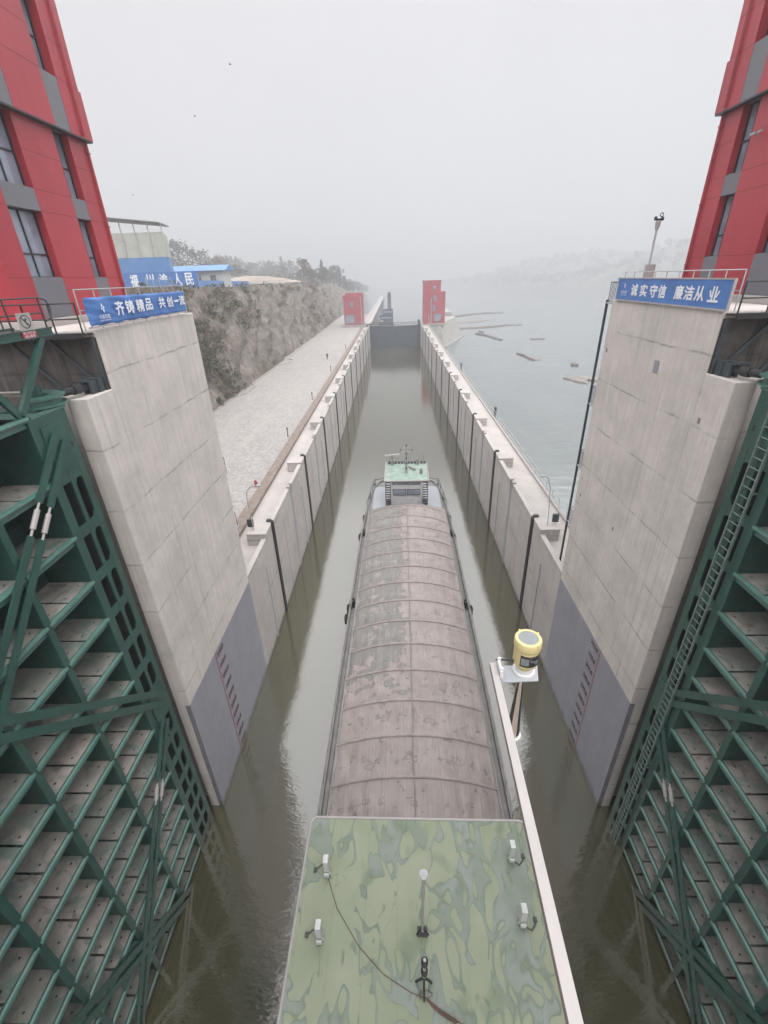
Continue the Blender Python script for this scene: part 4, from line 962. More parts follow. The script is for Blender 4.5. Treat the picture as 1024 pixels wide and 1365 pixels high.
boat.location = (.15, 0, 0); boat.rotation_euler = (0, 0, -.0145)

# ================================================================== LEVEL SENSOR ON ITS BEAM, fixed to the bridge the picture is taken from
P1, P2 = unproj(657.2, 884, 3.15), unproj(768, 1365, 1.37)
P0 = P1 + (P2 - P1) * 1.42
br_ = thing('footbridge', 'concrete footbridge of the lock head that carries the white beam', 'bridge', (0, -1.2, 27))
b = MB(); b.box(-14.2, 14.2, -6, -.12, 26.65, 27.15); b.build('deck', 'topcon', br_)
b = MB(); railing(b, [(-14, -.2, 27.15), (-1.2, -.2, 27.15)], 1.05, 1.2, .022, 1); railing(b, [(1.2, -.2, 27.15), (14, -.2, 27.15)], 1.05, 1.2, .022, 1); b.build('guardrail', 'rail', br_)
gt = thing('level_gauge', 'yellow water level sensor with a dark data plate at the white beam tip', 'sensor', tuple(P1))
d = (P1 - P2).normalized(); sd = d.cross(Vector((0, 0, 1))).normalized(); upv = sd.cross(d)
b = MB(); b.bar(P0, P1, .044, .012); b.bar(P0 - upv * .02 - sd * .019, P1 - upv * .02 - sd * .019, .006, .03, upv, 1); b.bar(P0 - upv * .02 + sd * .019, P1 - upv * .02 + sd * .019, .006, .03, upv, 1); tag(b.build('sensor_beam', ['white', 'duct']), 'long white square beam reaching out beside the wet green roof', 'beam')  # side webs coloured brown to paint the shade on the beam's flanks
base = P1 + sd * .03
ax = unproj(700.5, 893, 3.2); zc = ax.z
pl = []
for a_, c_ in ((.01, -.095), (.29, -.06), (.31, .075), (.02, .055)): pl.append(P1 + Vector((sd.x, sd.y, 0)).normalized() * a_ + Vector((d.x, d.y, 0)).normalized() * (c_ - .055))
zt_ = P1.z - .03
b = MB(); b.ext([(p.x, p.y, zt_) for p in pl], (0, 0, .008)); b.build('mount_plate', 'plate', gt)
cxy = P1 + Vector((sd.x, sd.y, 0)).normalized() * .205 + Vector((d.x, d.y, 0)).normalized() * (-.035)
cx_, cy_ = cxy.x, cxy.y
z0 = zt_ + .008
b = MB(); b.lathe((cx_, cy_, z0), [(.075, 0), (.075, .018), (.06, .02), (.06, .045)], 28); b.build('flange', 'boatwhite', gt, smooth=True)
b = MB(); b.lathe((cx_, cy_, z0 + .045), [(.047, 0), (.052, .026), (.080, .048), (.083, .06), (.083, .185), (.088, .19), (.090, .202), (.090, .247), (.085, .256), (.066, .258), (.065, .252)], 40)
hd = b.build('housing', 'yellow', gt, smooth=True)
b = MB(); b.lathe((cx_, cy_, z0 + .2975), [(.0645, 0), (.0645, .0035), (.001, .004)], 32); b.build('window', 'lens', hd, smooth=True)
b = MB()
for i in range(4): a_ = i * 1.57 + .5; b.tube([(cx_ + .083 * math.cos(a_), cy_ + .083 * math.sin(a_), z0 + .26), (cx_ + .083 * math.cos(a_), cy_ + .083 * math.sin(a_), z0 + .305)], .009, 8)
b.build('cover_screw', 'yellow', hd)
def curved(mb, a0, a1, z0_, z1_, r, m=0, n=14):
    vs = []
    for i in range(n + 1):
        a_ = R(a0 + (a1 - a0) * i / n)
        for z in (z0_, z1_): vs.append((cx_ + r * math.cos(a_), cy_ + r * math.sin(a_), z))
    mb.mesh(vs, [(2 * i, 2 * i + 2, 2 * i + 3, 2 * i + 1) for i in range(n)], m)
b = MB(); zl = z0 + .045
curved(b, -132, -28, zl + .07, zl + .165, .0842); b.build('data_plate', 'black', hd, recalc=False)
b = MB()
curved(b, -128, -92, zl + .085, zl + .145, .0848); curved(b, -85, -76, zl + .118, zl + .132, .0848); curved(b, -60, -42, zl + .09, zl + .128, .0848); curved(b, -72, -64, zl + .105, zl + .13, .0848); curved(b, -38, -32, zl + .1, zl + .14, .0848)
for i in range(5): curved(b, -90 + i * 11, -84 + i * 11, zl + .15, zl + .157, .0848, 0, 3)
b.build('plate_print', 'lens', hd, recalc=False)
b = MB(); b.lathe((cx_ - .02, cy_ - .03, zt_ - .62), [(.058, 0), (.06, .012), (.05, .014), (.018, .6), (.018, .62)], 28); b.build('horn', 'chrome', gt, smooth=True)
b = MB(); b.lathe((cx_ - .02, cy_ - .03, zt_ - .625), [(.063, 0), (.066, .006), (.063, .014)], 28); b.build('horn_rim', 'rail', gt, smooth=True)
b = MB(); b.tube([P1 + upv * .03 + d * .0 + sd * .02, Vector((cx_ - .08, cy_ - .02, z0 + .12))], .006, 6); b.build('cable', 'black', gt)
b = MB(); b.bar(P1 - d * .16 + sd * .035 + upv * .02, P1 + d * .0 + sd * .035 + upv * .02, .018, .05, upv); b.tube([P1 - d * .14 + sd * .04 - upv * .02, P1 - d * .14 + sd * .04 + upv * .06], .011, 8); b.tube([P1 - d * .02 + sd * .04 - upv * .02, P1 - d * .02 + sd * .04 + upv * .06], .011, 8)
b.build('bracket', 'boatwhite', gt)

# ================================================================== FAR END OF THE LOCK
for mx in (False, True):
    t = thing('lower_gate_leaf', 'dark slate %s half of the closed far lock gate' % ('river side' if mx else 'apron side'), 'lock gate', (-6, 218, 0), 'closed leaves of the far lock gate', mx)
    A, B_ = Vector((-11.48, 218.3, 0)), Vector((-.03, 214.9, 0)); d = (B_ - A).normalized(); nn = Vector((-d.y, d.x, 0))
    b = MB(mx); b.ext([(A.x, A.y, -3), (B_.x, B_.y, -3), (B_.x + nn.x * 1.4, B_.y + nn.y * 1.4, -3), (A.x, A.y + 1.6, -3)], (0, 0, 12.2)); b.build('skin_plate', 'slate', t)
    b = MB(mx)
    for k in range(9): p = A.lerp(B_, (k + .5) / 9); b.bar((p.x, p.y - .04, -1), (p.x, p.y - .04, 9.1), .12, .1, (0, 1, 0))
    for z in (3.2, 6.2, 9.0): b.bar((A.x, A.y - .06, z), (B_.x, B_.y - .06, z), .1, .18)
    b.build('stiffener', 'slate', t)
    b = MB(mx); b.bar((A.x, A.y + .5, 9.35), (B_.x, B_.y + .5, 9.35), 1.3, .12); wk = b.build('walkway', 'dark', t)
    b = MB(mx); railing(b, [(A.x, A.y - .1, 9.4), (B_.x, B_.y - .1, 9.4)], 1.3, 1.15, .06, 1); railing(b, [(A.x, A.y + 1.1, 9.4), (B_.x, B_.y + 1.1, 9.4)], 1.3, 1.15, .06, 1)
    if mx: b.box(-11.2, -10.2, 218.4, 219.2, 9.4, 11.6)
    b.build('guardrail', 'dark', wk)
# left far tower
t = thing('gate_tower', 'short red machinery tower with parapet roof at the far gate on the apron', 'tower', (-18.2, 225, 9), 'red towers at the far gate')
b = MB(); b.box(-22.9, -14.3, 220.2, 229, 9.9, 21.6); b.build('wall', 'redfar', t, bevel=.03)
b = MB(); b.box(-23.0, -14.2, 220.0, 220.3, 20.6, 22.1); b.box(-23.0, -22.7, 220.3, 229, 20.6, 22.1); b.box(-14.5, -14.2, 220.3, 229.1, 20.6, 22.5); b.box(-22.7, -14.5, 228.8, 229.1, 20.6, 22.8); b.box(-22.95, -14.25, 220.1, 220.2, 15.1, 15.35); b.build('parapet', 'redfar', t)
for x0, x1, z0, z1 in ((-20.0, -18.6, 17.2, 19.4), (-22.3, -18.2, 10.6, 14.2)):
    b = MB(); b.box(x0, x1, 220.1, 220.22, z0, z1); wo = b.build('window', 'panel', t)
    b = MB(); b.box(x0 + .2, x1 - .2, 220.06, 220.099, z0 + .2, z1 - .2); b.build('pane', 'glass', wo)
b = MB(); b.tube([(-14.9, 220.0, 10), (-15.2, 220.0, 21.6)], .18, 8); b.build('drainpipe', 'white', t)
b = MB(); b.box(-24, -13.3, 219.2, 230, 8.9, 9.9); railing(b, [(-24, 219.3, 9.9), (-13.4, 219.3, 9.9)], 1.1, 1.3, .05, 1); b.build('base', 'topcon', t)
# right far tower
t = thing('gate_tower', 'taller stepped red machinery tower at the far gate on the river side', 'tower', (17.5, 225, 9), 'red towers at the far gate')
b = MB(); b.box(12.9, 20.4, 220.2, 229, 9.6, 26.8); b.box(20.4, 22.5, 220.25, 229, 9.6, 22.5); b.build('wall', 'redfar', t, bevel=.03)
b = MB(); b.box(12.8, 20.5, 220.05, 220.2, 26.0, 27.0); b.box(12.75, 12.9, 220.05, 229, 26.0, 27.0); b.box(14.6, 22.6, 220.1, 220.2, 21.8, 22.3); b.box(16.6, 22.5, 220.12, 220.2, 15.8, 16.0); b.build('parapet', 'redfar', t)
b = MB(); b.box(12.8, 14.6, 219.2, 220.19, 9.6, 22.6); b.box(14.6, 15.8, 219.7, 220.19, 9.6, 21.5); b.build('stair_bay', 'redfar', t)
for x0, x1, z0, z1 in ((17.3, 18.5, 18.6, 21.2), (17.6, 20.8, 10.4, 13.6), (17.0, 18.4, 23.3, 25.0), (17.0, 18.2, 14.6, 17.2)):
    b = MB(); b.box(x0, x1, 220.08, 220.19, z0, z1); wo = b.build('window', 'panel', t)
    b = MB(); b.box(x0 + .2, x1 - .2, 220.04, 220.079, z0 + .2, z1 - .2); b.build('pane', 'glass', wo)
b = MB(); b.tube([(16.2, 219.9, 9.6), (16.2, 219.9, 20)], .22, 8); b.tube([(15.2, 219.5, 9.6), (15.2, 219.5, 13.5)], .15, 8); b.build('drainpipe', 'white', t)
b = MB(); b.box(11.6, 22.9, 219.2, 230, 8.9, 9.6); b.build('base', 'topcon', t)
# stone nose and guide bank beyond the right tower
t = thing('guide_wall', 'stone pitched wall end sloping into the river beside the right far tower', 'river wall', (26, 240, 0))
b = MB()
bt = [(14.5, 219.4), (22.5, 214.5), (36, 256), (36, 400), (25, 400), (23.2, 232)]
tp_ = [(14.5, 219.5), (20.5, 219.5), (31.5, 255), (31, 400), (25.5, 400), (23.3, 231)]
vs = [(x, y, -1) for x, y in bt] + [(x, y, 9.3) for x, y in tp_]
b.mesh(vs, [(0, 1, 2, 3, 4, 5), (11, 10, 9, 8, 7, 6)] + [(i, (i + 1) % 6, 6 + (i + 1) % 6, 6 + i) for i in range(6)]); b.build('pitching', 'stone', t)
b = MB(); b.box(25.8, 30.6, 262, 398, 9.301, 11.5); b.build('upper_bank', 'stone', t, bevel=.3)
b = MB(); b.bar((22.7, 214.2, .12), (36.3, 255.8, .12), .9, .5); b.build('footing', 'white', t)
# approach wall beyond the gate
t = thing('approach_wall', 'pale guide wall running on beyond the far gate with a bright coping', 'guide wall', (-13, 330, 0))
b = MB(); b.box(-15.5, -11.55, 232, 560, -3, 9.3); b.build('wall_body', 'wallcon', t)
b = MB(); b.box(-15.6, -13.9, 232, 560, 9.302, 9.6); b.build('coping', 'white', t)
b = MB()
for i in range(26): b.box(-11.549, -11.35, 236 + i * 12, 236.6 + i * 12, -3, 9.2)
b.build('fender', 'dark', t)
# dredger waiting outside
t = thing('dredger', 'dark work ship with a tall lattice mast moored outside the far gate', 'ship', (-5.5, 280, 0))
b = MB(); b.ext([(-9.3, 262, -1), (-7, 256, -1), (-2.8, 256, -1), (-.6, 262, -1), (-.6, 312, -1), (-9.3, 312, -1)], (0, 0, 4.0)); b.build('hull', 'slate', t)
b = MB(); b.box(-8.9, -.9, 268, 292, 3, 7.0); b.box(-8.2, -.9, 271, 288, 7.0, 10.2); b.box(-6.6, -1.0, 273, 283, 10.2, 12.8); b.build('superstructure', 'slate', t)
b = MB(); b.box(-7.9, -1.2, 270.9, 270.99, 8.2, 9.2); b.box(-6.3, -1.3, 272.9, 272.99, 11.0, 12.1); b.build('window_band', 'glass', t)
b = MB()
for x, y in ((-3.9, 274), (-1.9, 274), (-2.9, 276)): b.bar((x, y, 3), (-2.9 + (x + 2.9) * .6, y + (275 - y) * .4, 21), .4, .4)
for i in range(9): z = 5 + i * 1.8; b.bar((-3.8 + i * .04, 274, z), (-2.0 - i * .04, 274, z + 1.6), .25, .25); b.bar((-2.0 - i * .04, 274, z), (-3.8 + i * .04, 274, z), .2, .2)
b.box(-3.7, -2.1, 274, 275.4, 20.8, 21.3)
b.bar((-7.8, 292, 3), (-7.8, 292, 15), .35, .35); b.bar((-7.8, 292, 14.5), (-2.9, 275, 20.6), .12, .12); b.build('lattice_mast', 'dark', t)
b = MB(); b.box(-9.2, -7.8, 258, 266, 3.0, 4.4); b.box(-7.0, -4.0, 262, 265, 3.0, 5.2); b.box(-8.2, -6.4, 268.5, 268.9, 6.5, 7.6); b.build('deck_cargo', 'boatwhite', t)

# ------------------------------------------------------------------ shoals and rafts in the river
def slab(name, pts, h, mat, label, cat, group=None):
    b = MB(); c = Vector((sum(p[0] for p in pts) / len(pts), sum(p[1] for p in pts) / len(pts), 0))
    P = []
    for i, (p, q) in enumerate(zip(pts, pts[1:] + pts[:1])):
        for k in range(4):
            f = k / 4; x, y = p[0] + (q[0] - p[0]) * f, p[1] + (q[1] - p[1]) * f
            r_ = fbm(x * .7, y * .7, 2, 3) * .55 if k else 0; P.append((x + r_, y + r_ * 1.5))
    v = [(x, y, -.4) for x, y in P] + [(x * .97 + c.x * .03, y * .97 + c.y * .03, h * (.5 + .5 * fbm(x, y, 3, 2))) for x, y in P] + [(c.x, c.y, h * .6)]
    n = len(P)
    b.mesh(v, [(i, (i + 1) % n, n + (i + 1) % n, n + i) for i in range(n)] + [(n + i, n + (i + 1) % n, 2 * n) for i in range(n)])
    return tag(b.build(name, mat), label, cat, group)
slab('mud_flat', [(44, 372), (62, 392), (78, 400), (90, 404), (78, 410), (62, 402), (40, 384)], .5, 'shoaldark', 'farthest thin mud flat behind the stone wall end', 'shoal')
slab('mud_flat', [(40, 318), (54, 326), (66, 340), (60, 342), (47, 334), (38, 330)], .5, 'shoal', 'short pale mud flat between two darker ones off the stone wall end', 'shoal')
slab('mud_flat', [(38, 286), (54, 290), (70, 300), (80, 303), (66, 304), (50, 296), (36, 293)], .45, 'shoaldark', 'dark mud flat ending in a point off the stone wall end', 'shoal')
slab('drift_line', [(43.5, 262), (46.5, 255), (50.8, 232), (52.6, 233), (49, 256), (46, 266)], .7, 'shoaldark', 'long dark line of drift just off the stone wall end', 'drift')
slab('drift_line', [(48.4, 190), (49.6, 186), (49.9, 174), (51.2, 173), (50.6, 187), (49, 192)], .75, 'shoaldark', 'dark drift line leading to the pale raft slab in mid river', 'drift')
slab('raft_slab', [(50.4, 182), (53.6, 178.5), (53.8, 174), (51.3, 173)], .35, 'shoal', 'pale flat slab at the end of the dark drift line', 'raft')
slab('raft_slab', [(50.6, 141), (53.2, 133), (54.6, 131.5), (56, 137.5), (58.6, 135), (62.8, 133), (64, 139), (57, 142), (52, 142.5)], .6, 'shoal', 'large pale forked slab nearest the signboard pier', 'raft')
slab('drift_lump', [(60.6, 161), (62.4, 160), (62.6, 163), (61, 164)], 1.0, 'shoaldark', 'small dark lump alone in the river beside the stair post', 'drift')
slab('drift_lump', [(65, 232), (72, 231), (73, 234), (66, 235)], .5, 'shoaldark', 'faint dark streak of drift far out in the river', 'drift')
slab('drift_lump', [(47, 268), (49, 267), (49.4, 271), (47, 272)], .9, 'shoaldark', 'dark lump at the tip of the long drift line', 'drift')

# ------------------------------------------------------------------ plateau on the left: sheds, banner, site fence
t = thing('slogan_banner', 'blue slogan banner with large white characters at the edge of the plateau', 'banner', (-45, 95, 28))
dv = Vector((1, .02, 0)).normalized(); p0 = Vector((-52.8, 95.0, 29.5)); KB = 95 / 78
b = MB(); b.bar(p0 + Vector((0, 0, .12)), p0 + dv * 12.6 * KB + Vector((0, 0, .1)), .04, 2.3 * KB); b.build('cloth', 'blue', t)
b = MB()
for s_, x_ in zip('福川渝人民', (-41.35, -38.85, -36.7, -34.55, -32.75)):
    x_ = -.3 + (x_ + .3) * KB; text_mb(b, s_, (x_, p0.y + (x_ - p0.x) * .02 - .04, 28.944 - .22 * KB), dv, 1.2 * KB, 1.65 * KB, bold=.03)
b.build('lettering', 'letter', t, recalc=False)
b = MB()
for i in range(7): q = p0 + dv * (i * 2.1 * KB); b.bar(q + Vector((0, .08, -1.6)), q + Vector((0, .08, 1.3)), .07, .07)
b.build('post', 'rail', t)
t = thing('open_shed', 'tall pale sheet shed with a blue base and open eaves', 'shed', (-50, 100, 28))
p = [(-62, 98.5), (-43.6, 98.5), (-48, 110), (-64, 110)]
b = MB(); b.ext([(x, y, 33.6) for x, y in p], (0, 0, 4.1)); b.build('wall', 'pale', t)
b = MB(); b.ext([(x - .05, y - .06, 27) for x, y in p], (0, 0, 6.58)); b.build('base', 'bluesheet', t)
b = MB()
for i in range(8): x = -62 + 18.3 * i / 7; b.bar((x, 98.4, 33.6), (x, 98.4, 40.7 - .22 * i), .16, .16)
b.build('post', 'rail', t)
b = MB(); b.mesh([(-63, 97.5, 41.3), (-43.4, 97.5, 39.15), (-47.5, 111, 39.8), (-65, 111, 41.6), (-63, 97.5, 41.1), (-43.4, 97.5, 38.95), (-47.5, 111, 39.6), (-65, 111, 41.4)], [(0, 1, 2, 3), (7, 6, 5, 4), (0, 4, 5, 1), (1, 5, 6, 2), (2, 6, 7, 3), (3, 7, 4, 0)]); b.build('roof', 'panel', t)
t = thing('site_office', 'low white building with a bright blue pitched roof beyond the slogan banner', 'building', (-48, 122, 28))
b = MB(); b.box(-56.5, -41.0, 120.5, 126, 27.5, 31.5); b.build('wall', 'boatwhite', t)
b = MB(); b.ext([(-57, 119.7, 31.5), (-57, 126.8, 31.5), (-57, 123.2, 32.7)], (17.0, 0, 0)); b.build('roof', 'bluesheet', t)
for i in range(4):
    b = MB(); b.box(-55 + i * 3.6, -53.6 + i * 3.6, 120.4, 120.49, 29.2, 30.5); b.build('window', 'panel', t)
t = thing('low_shed', 'small blue roofed lean-to in front of the white site office', 'shed', (-50, 112, 28))
b = MB(); b.box(-53, -46, 112.5, 117, 27.5, 29.7); b.build('wall', 'boatwhite', t)
b = MB(); b.mesh([(-53.6, 111.8, 29.75), (-45.5, 111.8, 29.75), (-45.5, 117.6, 30.3), (-53.6, 117.6, 30.3), (-53.6, 111.8, 29.65), (-45.5, 111.8, 29.65), (-45.5, 117.6, 30.2), (-53.6, 117.6, 30.2)], [(0, 1, 2, 3), (7, 6, 5, 4), (0, 4, 5, 1), (1, 5, 6, 2), (2, 6, 7, 3), (3, 7, 4, 0)]); b.build('roof', 'bluesheet', t)
t = thing('site_fence', 'blue sheet hoarding along the top edge of the rock slope', 'fence', (-41, 110, 28.3))
b = MB(); fp = [(-42.2, 84), (-41.6, 98), (-40.8, 112), (-41.4, 130), (-42.5, 146)]
for (x0, y0), (x1, y1) in zip(fp, fp[1:]): b.bar((x0, y0, crest_z(y0) + .55), (x1, y1, crest_z(y1) + .55), .06, 1.5)
b.build('sheet', 'bluesheet', t)
b = MB()
for i in range(28): y = 84 + i * 2.3; b.box(-41.9, -41.82, y, y + .08, 27.8, 30.1)
b.build('post', 'rail', t)
t = thing('wire_fence', 'pale mesh fence continuing the blue hoarding along the slope top', 'fence', (-42, 165, 28.3))
b = MB(); railing(b, [(-42.5, 147, crest_z(147)), (-41.5, 172, crest_z(172)), (-40.8, 195, crest_z(195))], 1.5, 1.6, .05, 2); b.build('mesh_panel', 'rail', t)
t = thing('conveyor', 'dark lattice conveyor boom slanting up over the bare plateau', 'conveyor', (-85, 250, 30))
b = MB(); b.bar((-108, 252, 39.6), (-72, 250, 33.2), .4, .4); b.bar((-108, 252, 38.4), (-72, 250, 32.2), .3, .3)
for i in range(14): f = i / 14; b.bar((-108 + 36 * f, 251, 38.4 - 6.2 * f), (-106.7 + 36 * f, 251, 39.3 - 6.4 * f), .2, .2)
b.build('boom', 'dark', t)
b = MB(); b.bar((-107, 252, 28), (-107, 252, 38.4), .4, .4); b.bar((-90, 251, 28), (-90, 251, 35.4), .4, .4); b.build('leg', 'dark', t)
for x, y, s_, lb in ((-66, 172, 10, 'low tan heap of soil on the plateau behind the hoarding'), (-58, 205, 12, 'long pale soil bank on the plateau behind the wire fence')):
    b = MB(); v = []
    for i in range(13):
        for j in range(13):
            u_, w_ = i / 6 - 1, j / 6 - 1; h_ = max(0, 1 - u_ * u_) * max(0, 1 - w_ * w_) * 2.6
            v.append((x + u_ * s_ * 1.6 + fbm(u_ * 3, w_ * 3, x, 2), y + w_ * s_, 28.2 + h_ + .4 * fbm(u_ * 4, w_ * 4, y, 3) * (h_ > 0)))
    b.mesh(v, [(i * 13 + j, i * 13 + j + 1, i * 13 + j + 14, i * 13 + j + 13) for i in range(12) for j in range(12)])
    tag(b.build('soil_heap', 'soil', smooth=True, recalc=False), lb, 'soil heap')

# ------------------------------------------------------------------ trees and scrub
def leaves(mb, c, rad, n, size, squash=1.0, rng=random, m=0):
    for _ in range(n):
        while True:
            p = Vector((rng.uniform(-1, 1), rng.uniform(-1, 1), rng.uniform(-1, 1)))
            if .25 < p.length < 1: break
        p = Vector((p.x * rad, p.y * rad, p.z * rad * squash)) + Vector(c)
        a = Vector((rng.gauss(0, 1), rng.gauss(0, 1), rng.gauss(0, .7))).normalized(); q = a.orthogonal().normalized(); r_ = a.cross(q)
        s = size * rng.uniform(.5, 1.3)
        mb.poly([p + q * s, p + r_ * s * .6, p - q * s, p - r_ * s * .6], m)
def tree_proto(name, label, h, crown_r, kind, seed, mat):
    rng = random.Random(seed)
    t = thing(name, label, 'tree', (0, 0, 0))
    b = MB(); b.tube([(0, 0, -1), (.1, .05, h * .4), (.0, .1, h * .92)], [h * .028, h * .02, h * .006], 7)
    for i in range(6): a_ = i * 1.05; z = h * (.35 + .08 * i); b.tube([(.05, .05, z), (math.cos(a_) * crown_r * .6, math.sin(a_) * crown_r * .6, z + h * .14)], [h * .01, h * .003], 5)
    b.build('trunk', 'bark', t)
    b = MB()
    if kind == 'round':
        for i in range(15):
            a_ = rng.uniform(0, 6.28); z = h * rng.uniform(.38, .93); rr = crown_r * math.sin(math.pi * min(1, (z / h - .25) / .8)) * rng.uniform(.3, .95)
            leaves(b, (rr * math.cos(a_), rr * math.sin(a_), z), crown_r * rng.uniform(.28, .5), 46, h * .04, .75, rng)
    else:
        for i in range(20):
            f = i / 19; z = h * (.2 + .8 * f); rr = crown_r * (1 - f) ** .8 + .1
            for q in range(3): a_ = rng.uniform(0, 6.28); leaves(b, (rr * .55 * math.cos(a_), rr * .55 * math.sin(a_), z), max(.3, rr * .5), 12, h * .035, .6, rng)
    b.build('crown', mat, t, recalc=False)
    return t
protos = [('bushy_tree', 'round', 9.5, 4.2, 'leafdk'), ('bushy_tree', 'round', 8, 3.4, 'leaf'), ('conifer', 'cone', 11, 2.6, 'leafdk'), ('bare_tree', 'round', 8.5, 3.2, 'leafdry')]
spots = [(-147, 340, 0, 3.1, 'tallest dark tree of the clump behind the open shed'), (-129, 340, 0, 2.5, 'middle tree of the clump behind the open shed'), (-168, 350, 0, 2.9, 'dark tree of the clump hidden most by the open shed'),
         (-118, 344, 3, 2.1, 'brownish tree at the low end of the clump over the blue roof'), (-109, 346, 1, 1.7, 'smallest tree of the clump over the blue roof')]
grp = [(-96, 235, 2), (-90, 240, 0), (-85, 243, 2), (-80, 246, 0), (-76, 250, 2), (-70, 252, 2), (-66, 256, 0), (-61, 258, 2), (-110, 230, 0), (-118, 236, 2), (-58, 262, 2), (-100, 260, 0), (-90, 262, 2), (-82, 266, 0), (-74, 268, 2), (-66, 270, 2)]
grp2 = [(-52, 280, 3), (-50, 300, 1), (-47, 318, 0), (-49, 335, 2), (-46, 350, 0), (-50, 366, 1), (-47, 382, 0), (-44, 400, 2), (-48, 415, 0), (-53, 310, 0), (-56, 330, 2), (-55, 290, 3)]
P_ = {}
def plant(x, y, k, s, lab, group=None):
    if k not in P_:
        nm, kd, h, cr, mt_ = protos[k]; P_[k] = tree_proto(nm, '', h, cr, kd, 11 + k, mt_); o = P_[k]
    else: o = copy_tree(P_[k])
    z = 28.0
    z = land_z(max(0, crest_x(min(y, 600)) - x), y) - .3
    o.location = (x, y, z); o.rotation_euler = (0, 0, random.uniform(0, 6.2)); o.scale = (s, s, s * random.uniform(.9, 1.15))
    o['label'] = lab
    if group: o['group'] = group
    elif 'group' in o: del o['group']
KN = ['bushy dark tree', 'bushy olive tree', 'slender pointed tree', 'thin brown tree']
for x, y, k, s, lab in spots: plant(x, y, k, s, lab)
OR = 'first second third fourth fifth sixth seventh eighth ninth tenth eleventh twelfth thirteenth fourteenth fifteenth sixteenth'.split()
grp = [(x, y, (0 if k == 2 and i % 3 else k)) for i, (x, y, k) in enumerate(grp)]
grp.sort(key=lambda q: -q[0] * 2 / (q[1] * 2 + 60)); grp2.sort(key=lambda q: -q[1])
for i_, (x, y, k) in enumerate(grp): plant(x * 2.0, y * 2 + 60, k, random.uniform(2.4, 3.2), KN[k] + ' in the hazy row behind the conveyor, ' + OR[i_] + ' from the river', 'trees behind the bare plateau')
for i_, (x, y, k) in enumerate(grp2): plant(x, y + 10, k, random.uniform(.9, 1.4), KN[k] + ' on the hazy slope top, ' + OR[i_] + ' counted from the far end', 'trees on the slope top beyond the short tower')
rng = random.Random(5)
b = MB()          # far wood on the left bank, one mass
for i in range(520):
    y = rng.uniform(430, 900); x = crest_x(min(y, 600)) - rng.uniform(-12, 160) ** 1.0
    d_ = max(0, crest_x(min(y, 600)) - x); zb = land_z(d_, y) if d_ > 0 else land_z(0, y) - 6
    h = rng.uniform(7, 14)
    leaves(b, (x, y, zb + h * .5), h * .42, 34, h * .13, 1.2, rng)
struct(tag(b.build('forest', 'leafdk', recalc=False), 'far hazy wood along the left bank beyond the lock', 'wood'), 'stuff')
b = MB()          # scrub on the near end of the cut slope and along its top
for i in range(1500):
    y = 62 + 230 * rng.random() ** 1.9; v = rng.random()
    keep = fbm(y * .05, v * 2.2, 4, 3) + max(0, (96 - y) * .022) + (.55 if v > .9 else 0) + (.3 if v < .06 else 0)
    if keep < .34: continue
    x = -33 + (crest_x(y) + 33) * v ** 1.15; z = 8.9 + (crest_z(y) - 8.9) * v
    if v > .93: x -= rng.uniform(-.3, 2.0)
    leaves(b, (x + .8, y, z + .2), rng.uniform(.5, 1.3), 26, .26, .8, rng, 0 if rng.random() < .55 else 1)
struct(tag(b.build('scrub', ['leaf', 'leafdry'], recalc=False), 'dry scrub clinging to the cut rock slope', 'scrub'), 'stuff')
b = MB()
for i in range(420):
    y = 62 + 160 * rng.random(); x = -33.6 - rng.random() * 1.4
    leaves(b, (x, y, 9.15), .5, 12, .2, .5, rng)
struct(tag(b.build('grass', 'leafdry', recalc=False), 'dry grass strip at the foot of the rock slope', 'grass'), 'stuff')
b = MB()          # far wood on the right bank hills
for i in range(900):
    y = rng.uniform(520, 1500); d_ = rng.uniform(4, 330); x = bank_x(y) + d_
    if x > 1500: continue
    z = min(5, d_ * .22) + 150 * (1 - math.exp(-d_ / 230)) * (.62 + .7 * fbm(d_ * .004, y * .0045, 13, 4)) * max(.12, min(1, 1.15 - (y - 800) / 1000))
    h = rng.uniform(8, 16); leaves(b, (x, y, min(z, 148) + h * .3), h * .5, 18, h * .2, .9, rng)
struct(tag(b.build('forest', 'leafdk', recalc=False), 'far hazy wood on the right bank hills', 'wood'), 'stuff')

# ------------------------------------------------------------------ small things on the apron
def skin_body(name, verts, edges, rad, mat, parent, root=0, sub=2):
    me = bpy.data.meshes.new(name); o0 = W.get(parent, Vector())
    me.from_pydata([Vector(v) - o0 for v in verts], edges, []); me.materials.append(M[mat])
    o = bpy.data.objects.new(name, me); C.objects.link(o); o.parent = parent; W[o] = o0.copy()
    o.modifiers.new('skin', 'SKIN'); sv = me.skin_vertices[0].data
    for i, r_ in enumerate(rad): sv[i].radius = r_ if isinstance(r_, tuple) else (r_, r_)
    sv[root].use_root = True
    sb = o.modifiers.new('sub', 'SUBSURF'); sb.levels = sub; sb.render_levels = sub
    return o
px_, py_ = -19.1, 130.0
ps = thing('person', 'person in dark clothing walking alone across the pale apron', 'person', (px_, py_, 9.0))
f = lambda x, y, z: (px_ + x, py_ + y, 9.0 + z)
V = [f(0, 0, .95), f(0, .02, 1.15), f(0, .02, 1.38), f(0, .02, 1.5), f(0, .04, 1.62), f(0, .05, 1.76),
     f(-.1, 0, .9), f(-.1, .16, .5), f(-.1, .02, .08), f(-.1, .17, .04), f(.1, 0, .9), f(.1, -.06, .5), f(.1, -.3, .12), f(.1, -.2, .04),
     f(-.2, .02, 1.42), f(-.26, -.06, 1.14), f(-.25, .06, .9), f(-.25, .09, .8), f(.2, .02, 1.42), f(.26, .1, 1.14), f(.25, .26, .95), f(.25, .3, .86)]
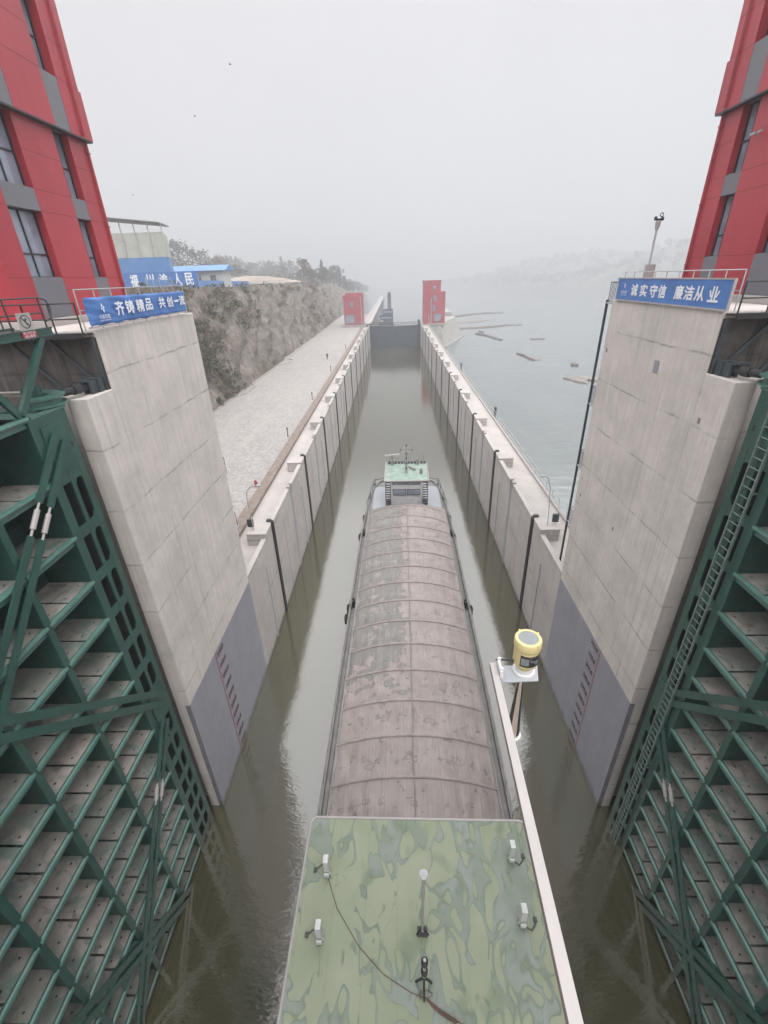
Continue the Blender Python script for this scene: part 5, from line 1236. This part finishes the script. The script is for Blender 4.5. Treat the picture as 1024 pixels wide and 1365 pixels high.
E_ = [(0, 1), (1, 2), (2, 3), (3, 4), (4, 5), (0, 6), (6, 7), (7, 8), (8, 9), (0, 10), (10, 11), (11, 12), (12, 13), (2, 14), (14, 15), (15, 16), (16, 17), (2, 18), (18, 19), (19, 20), (20, 21)]
rd = [.15, .14, .17, .06, .09, .08, .1, .07, .045, .04, .1, .07, .045, .04, .07, .05, .035, .04, .07, .05, .035, .04]
skin_body('body', V, E_, rd, 'cloth', ps)
b = MB(); b.tube([f(0, .06, 1.6), f(0, .08, 1.66), f(0, .06, 1.74)], [.05, .085, .06], 10); b.build('face', 'skin', ps, smooth=True)
hy = thing('hydrant', 'small red hydrant on the apron beside the brown duct', 'hydrant', (-15.75, 44.6, 9))
b = MB(); b.lathe((-15.75, 44.6, 9), [(.2, 0), (.2, .06), (.12, .07), (.12, .5), (.16, .52), (.16, .58), (.1, .72), (.03, .78)], 14); b.build('barrel', M['redfar'], hy, smooth=True)
b = MB(); b.tube([(-15.95, 44.6, 9.45), (-15.55, 44.6, 9.45)], .07, 8); b.tube([(-15.75, 44.38, 9.4), (-15.75, 44.6, 9.4)], .08, 8); b.build('outlet', M['redfar'], hy)
for i, (y, tt) in enumerate(((62, 'next one past the hydrant'), (84, 'midway between hydrant and walker'), (112, 'just before the walking person'), (150, 'beyond the walking person'))):
    b = MB(); b.lathe((-15.9, y, 9), [(.16, 0), (.16, .05), (.07, .06), (.07, 1.0), (.12, 1.02), (.12, 1.3), (.04, 1.36)], 10)
    tag(b.build('marker_post', 'wire', smooth=True), 'short brown post by the duct, ' + tt, 'post', 'posts along the apron edge')
for i, (y, tt) in enumerate(((70, 'larger'), (110, 'smaller'))):
    b = MB(); b.lathe((15.3, y, 7.5), [(.14, 0), (.14, 1.6), (.2, 1.62), (.2, 2.9), (.05, 3.0)], 10)
    tag(b.build('marker_post', 'dark', smooth=True), 'dark stub post outside the river side handrail, ' + tt + ' of the two', 'post', 'posts along the river wall')
for (x, y, dep, lb) in ((307, 86, 55, 'dark bird dot high in the grey sky'), (260, 155, 60, 'thin pale bird gliding lower than the dark dot'), (178, 260, 90, 'faintest and lowest bird, close to the red tower')):
    c = unproj(x, y, dep); b = MB(); s_ = .16 if x != 178 else .2
    b.tube([c + Vector((-s_, 0, 0)), c + Vector((-s_ * .5, 0, .02)), c + Vector((s_ * .3, 0, .02)), c + Vector((s_, 0, 0))], [s_ * .08, s_ * .3, s_ * .35, s_ * .05], 8)
    for k in (-1, 1): b.poly([c + Vector((s_ * .35, 0, .02)), c + Vector((-s_ * .3, 0, .02)), c + Vector((-s_ * .5, k * s_ * 1.6, s_ * .6)), c + Vector((0, k * s_ * 1.7, s_ * .6))])
    tag(b.build('bird', 'dark' if x == 307 else 'hull', recalc=False), lb, 'bird', 'birds over the lock')

# ------------------------------------------------------------------ haze
b = MB(); b.box(-1700, 1700, -220, 1700, -6.2, 175)
hz = b.build('haze', 'white'); hz['kind'] = 'stuff'; tag(hz, 'pale grey mist over the river and far banks', 'haze')
mt = bpy.data.materials.new('haze_air'); mt.use_nodes = True; t_ = mt.node_tree; t_.nodes.clear()
o_ = t_.nodes.new('ShaderNodeOutputMaterial'); v_ = t_.nodes.new('ShaderNodeVolumePrincipled')
v_.inputs['Color'].default_value = (.645, .655, .68, 1); v_.inputs['Density'].default_value = HAZE; v_.inputs['Anisotropy'].default_value = .35
t_.links.new(v_.outputs[0], o_.inputs['Volume'])
hz.data.materials.clear(); hz.data.materials.append(mt)
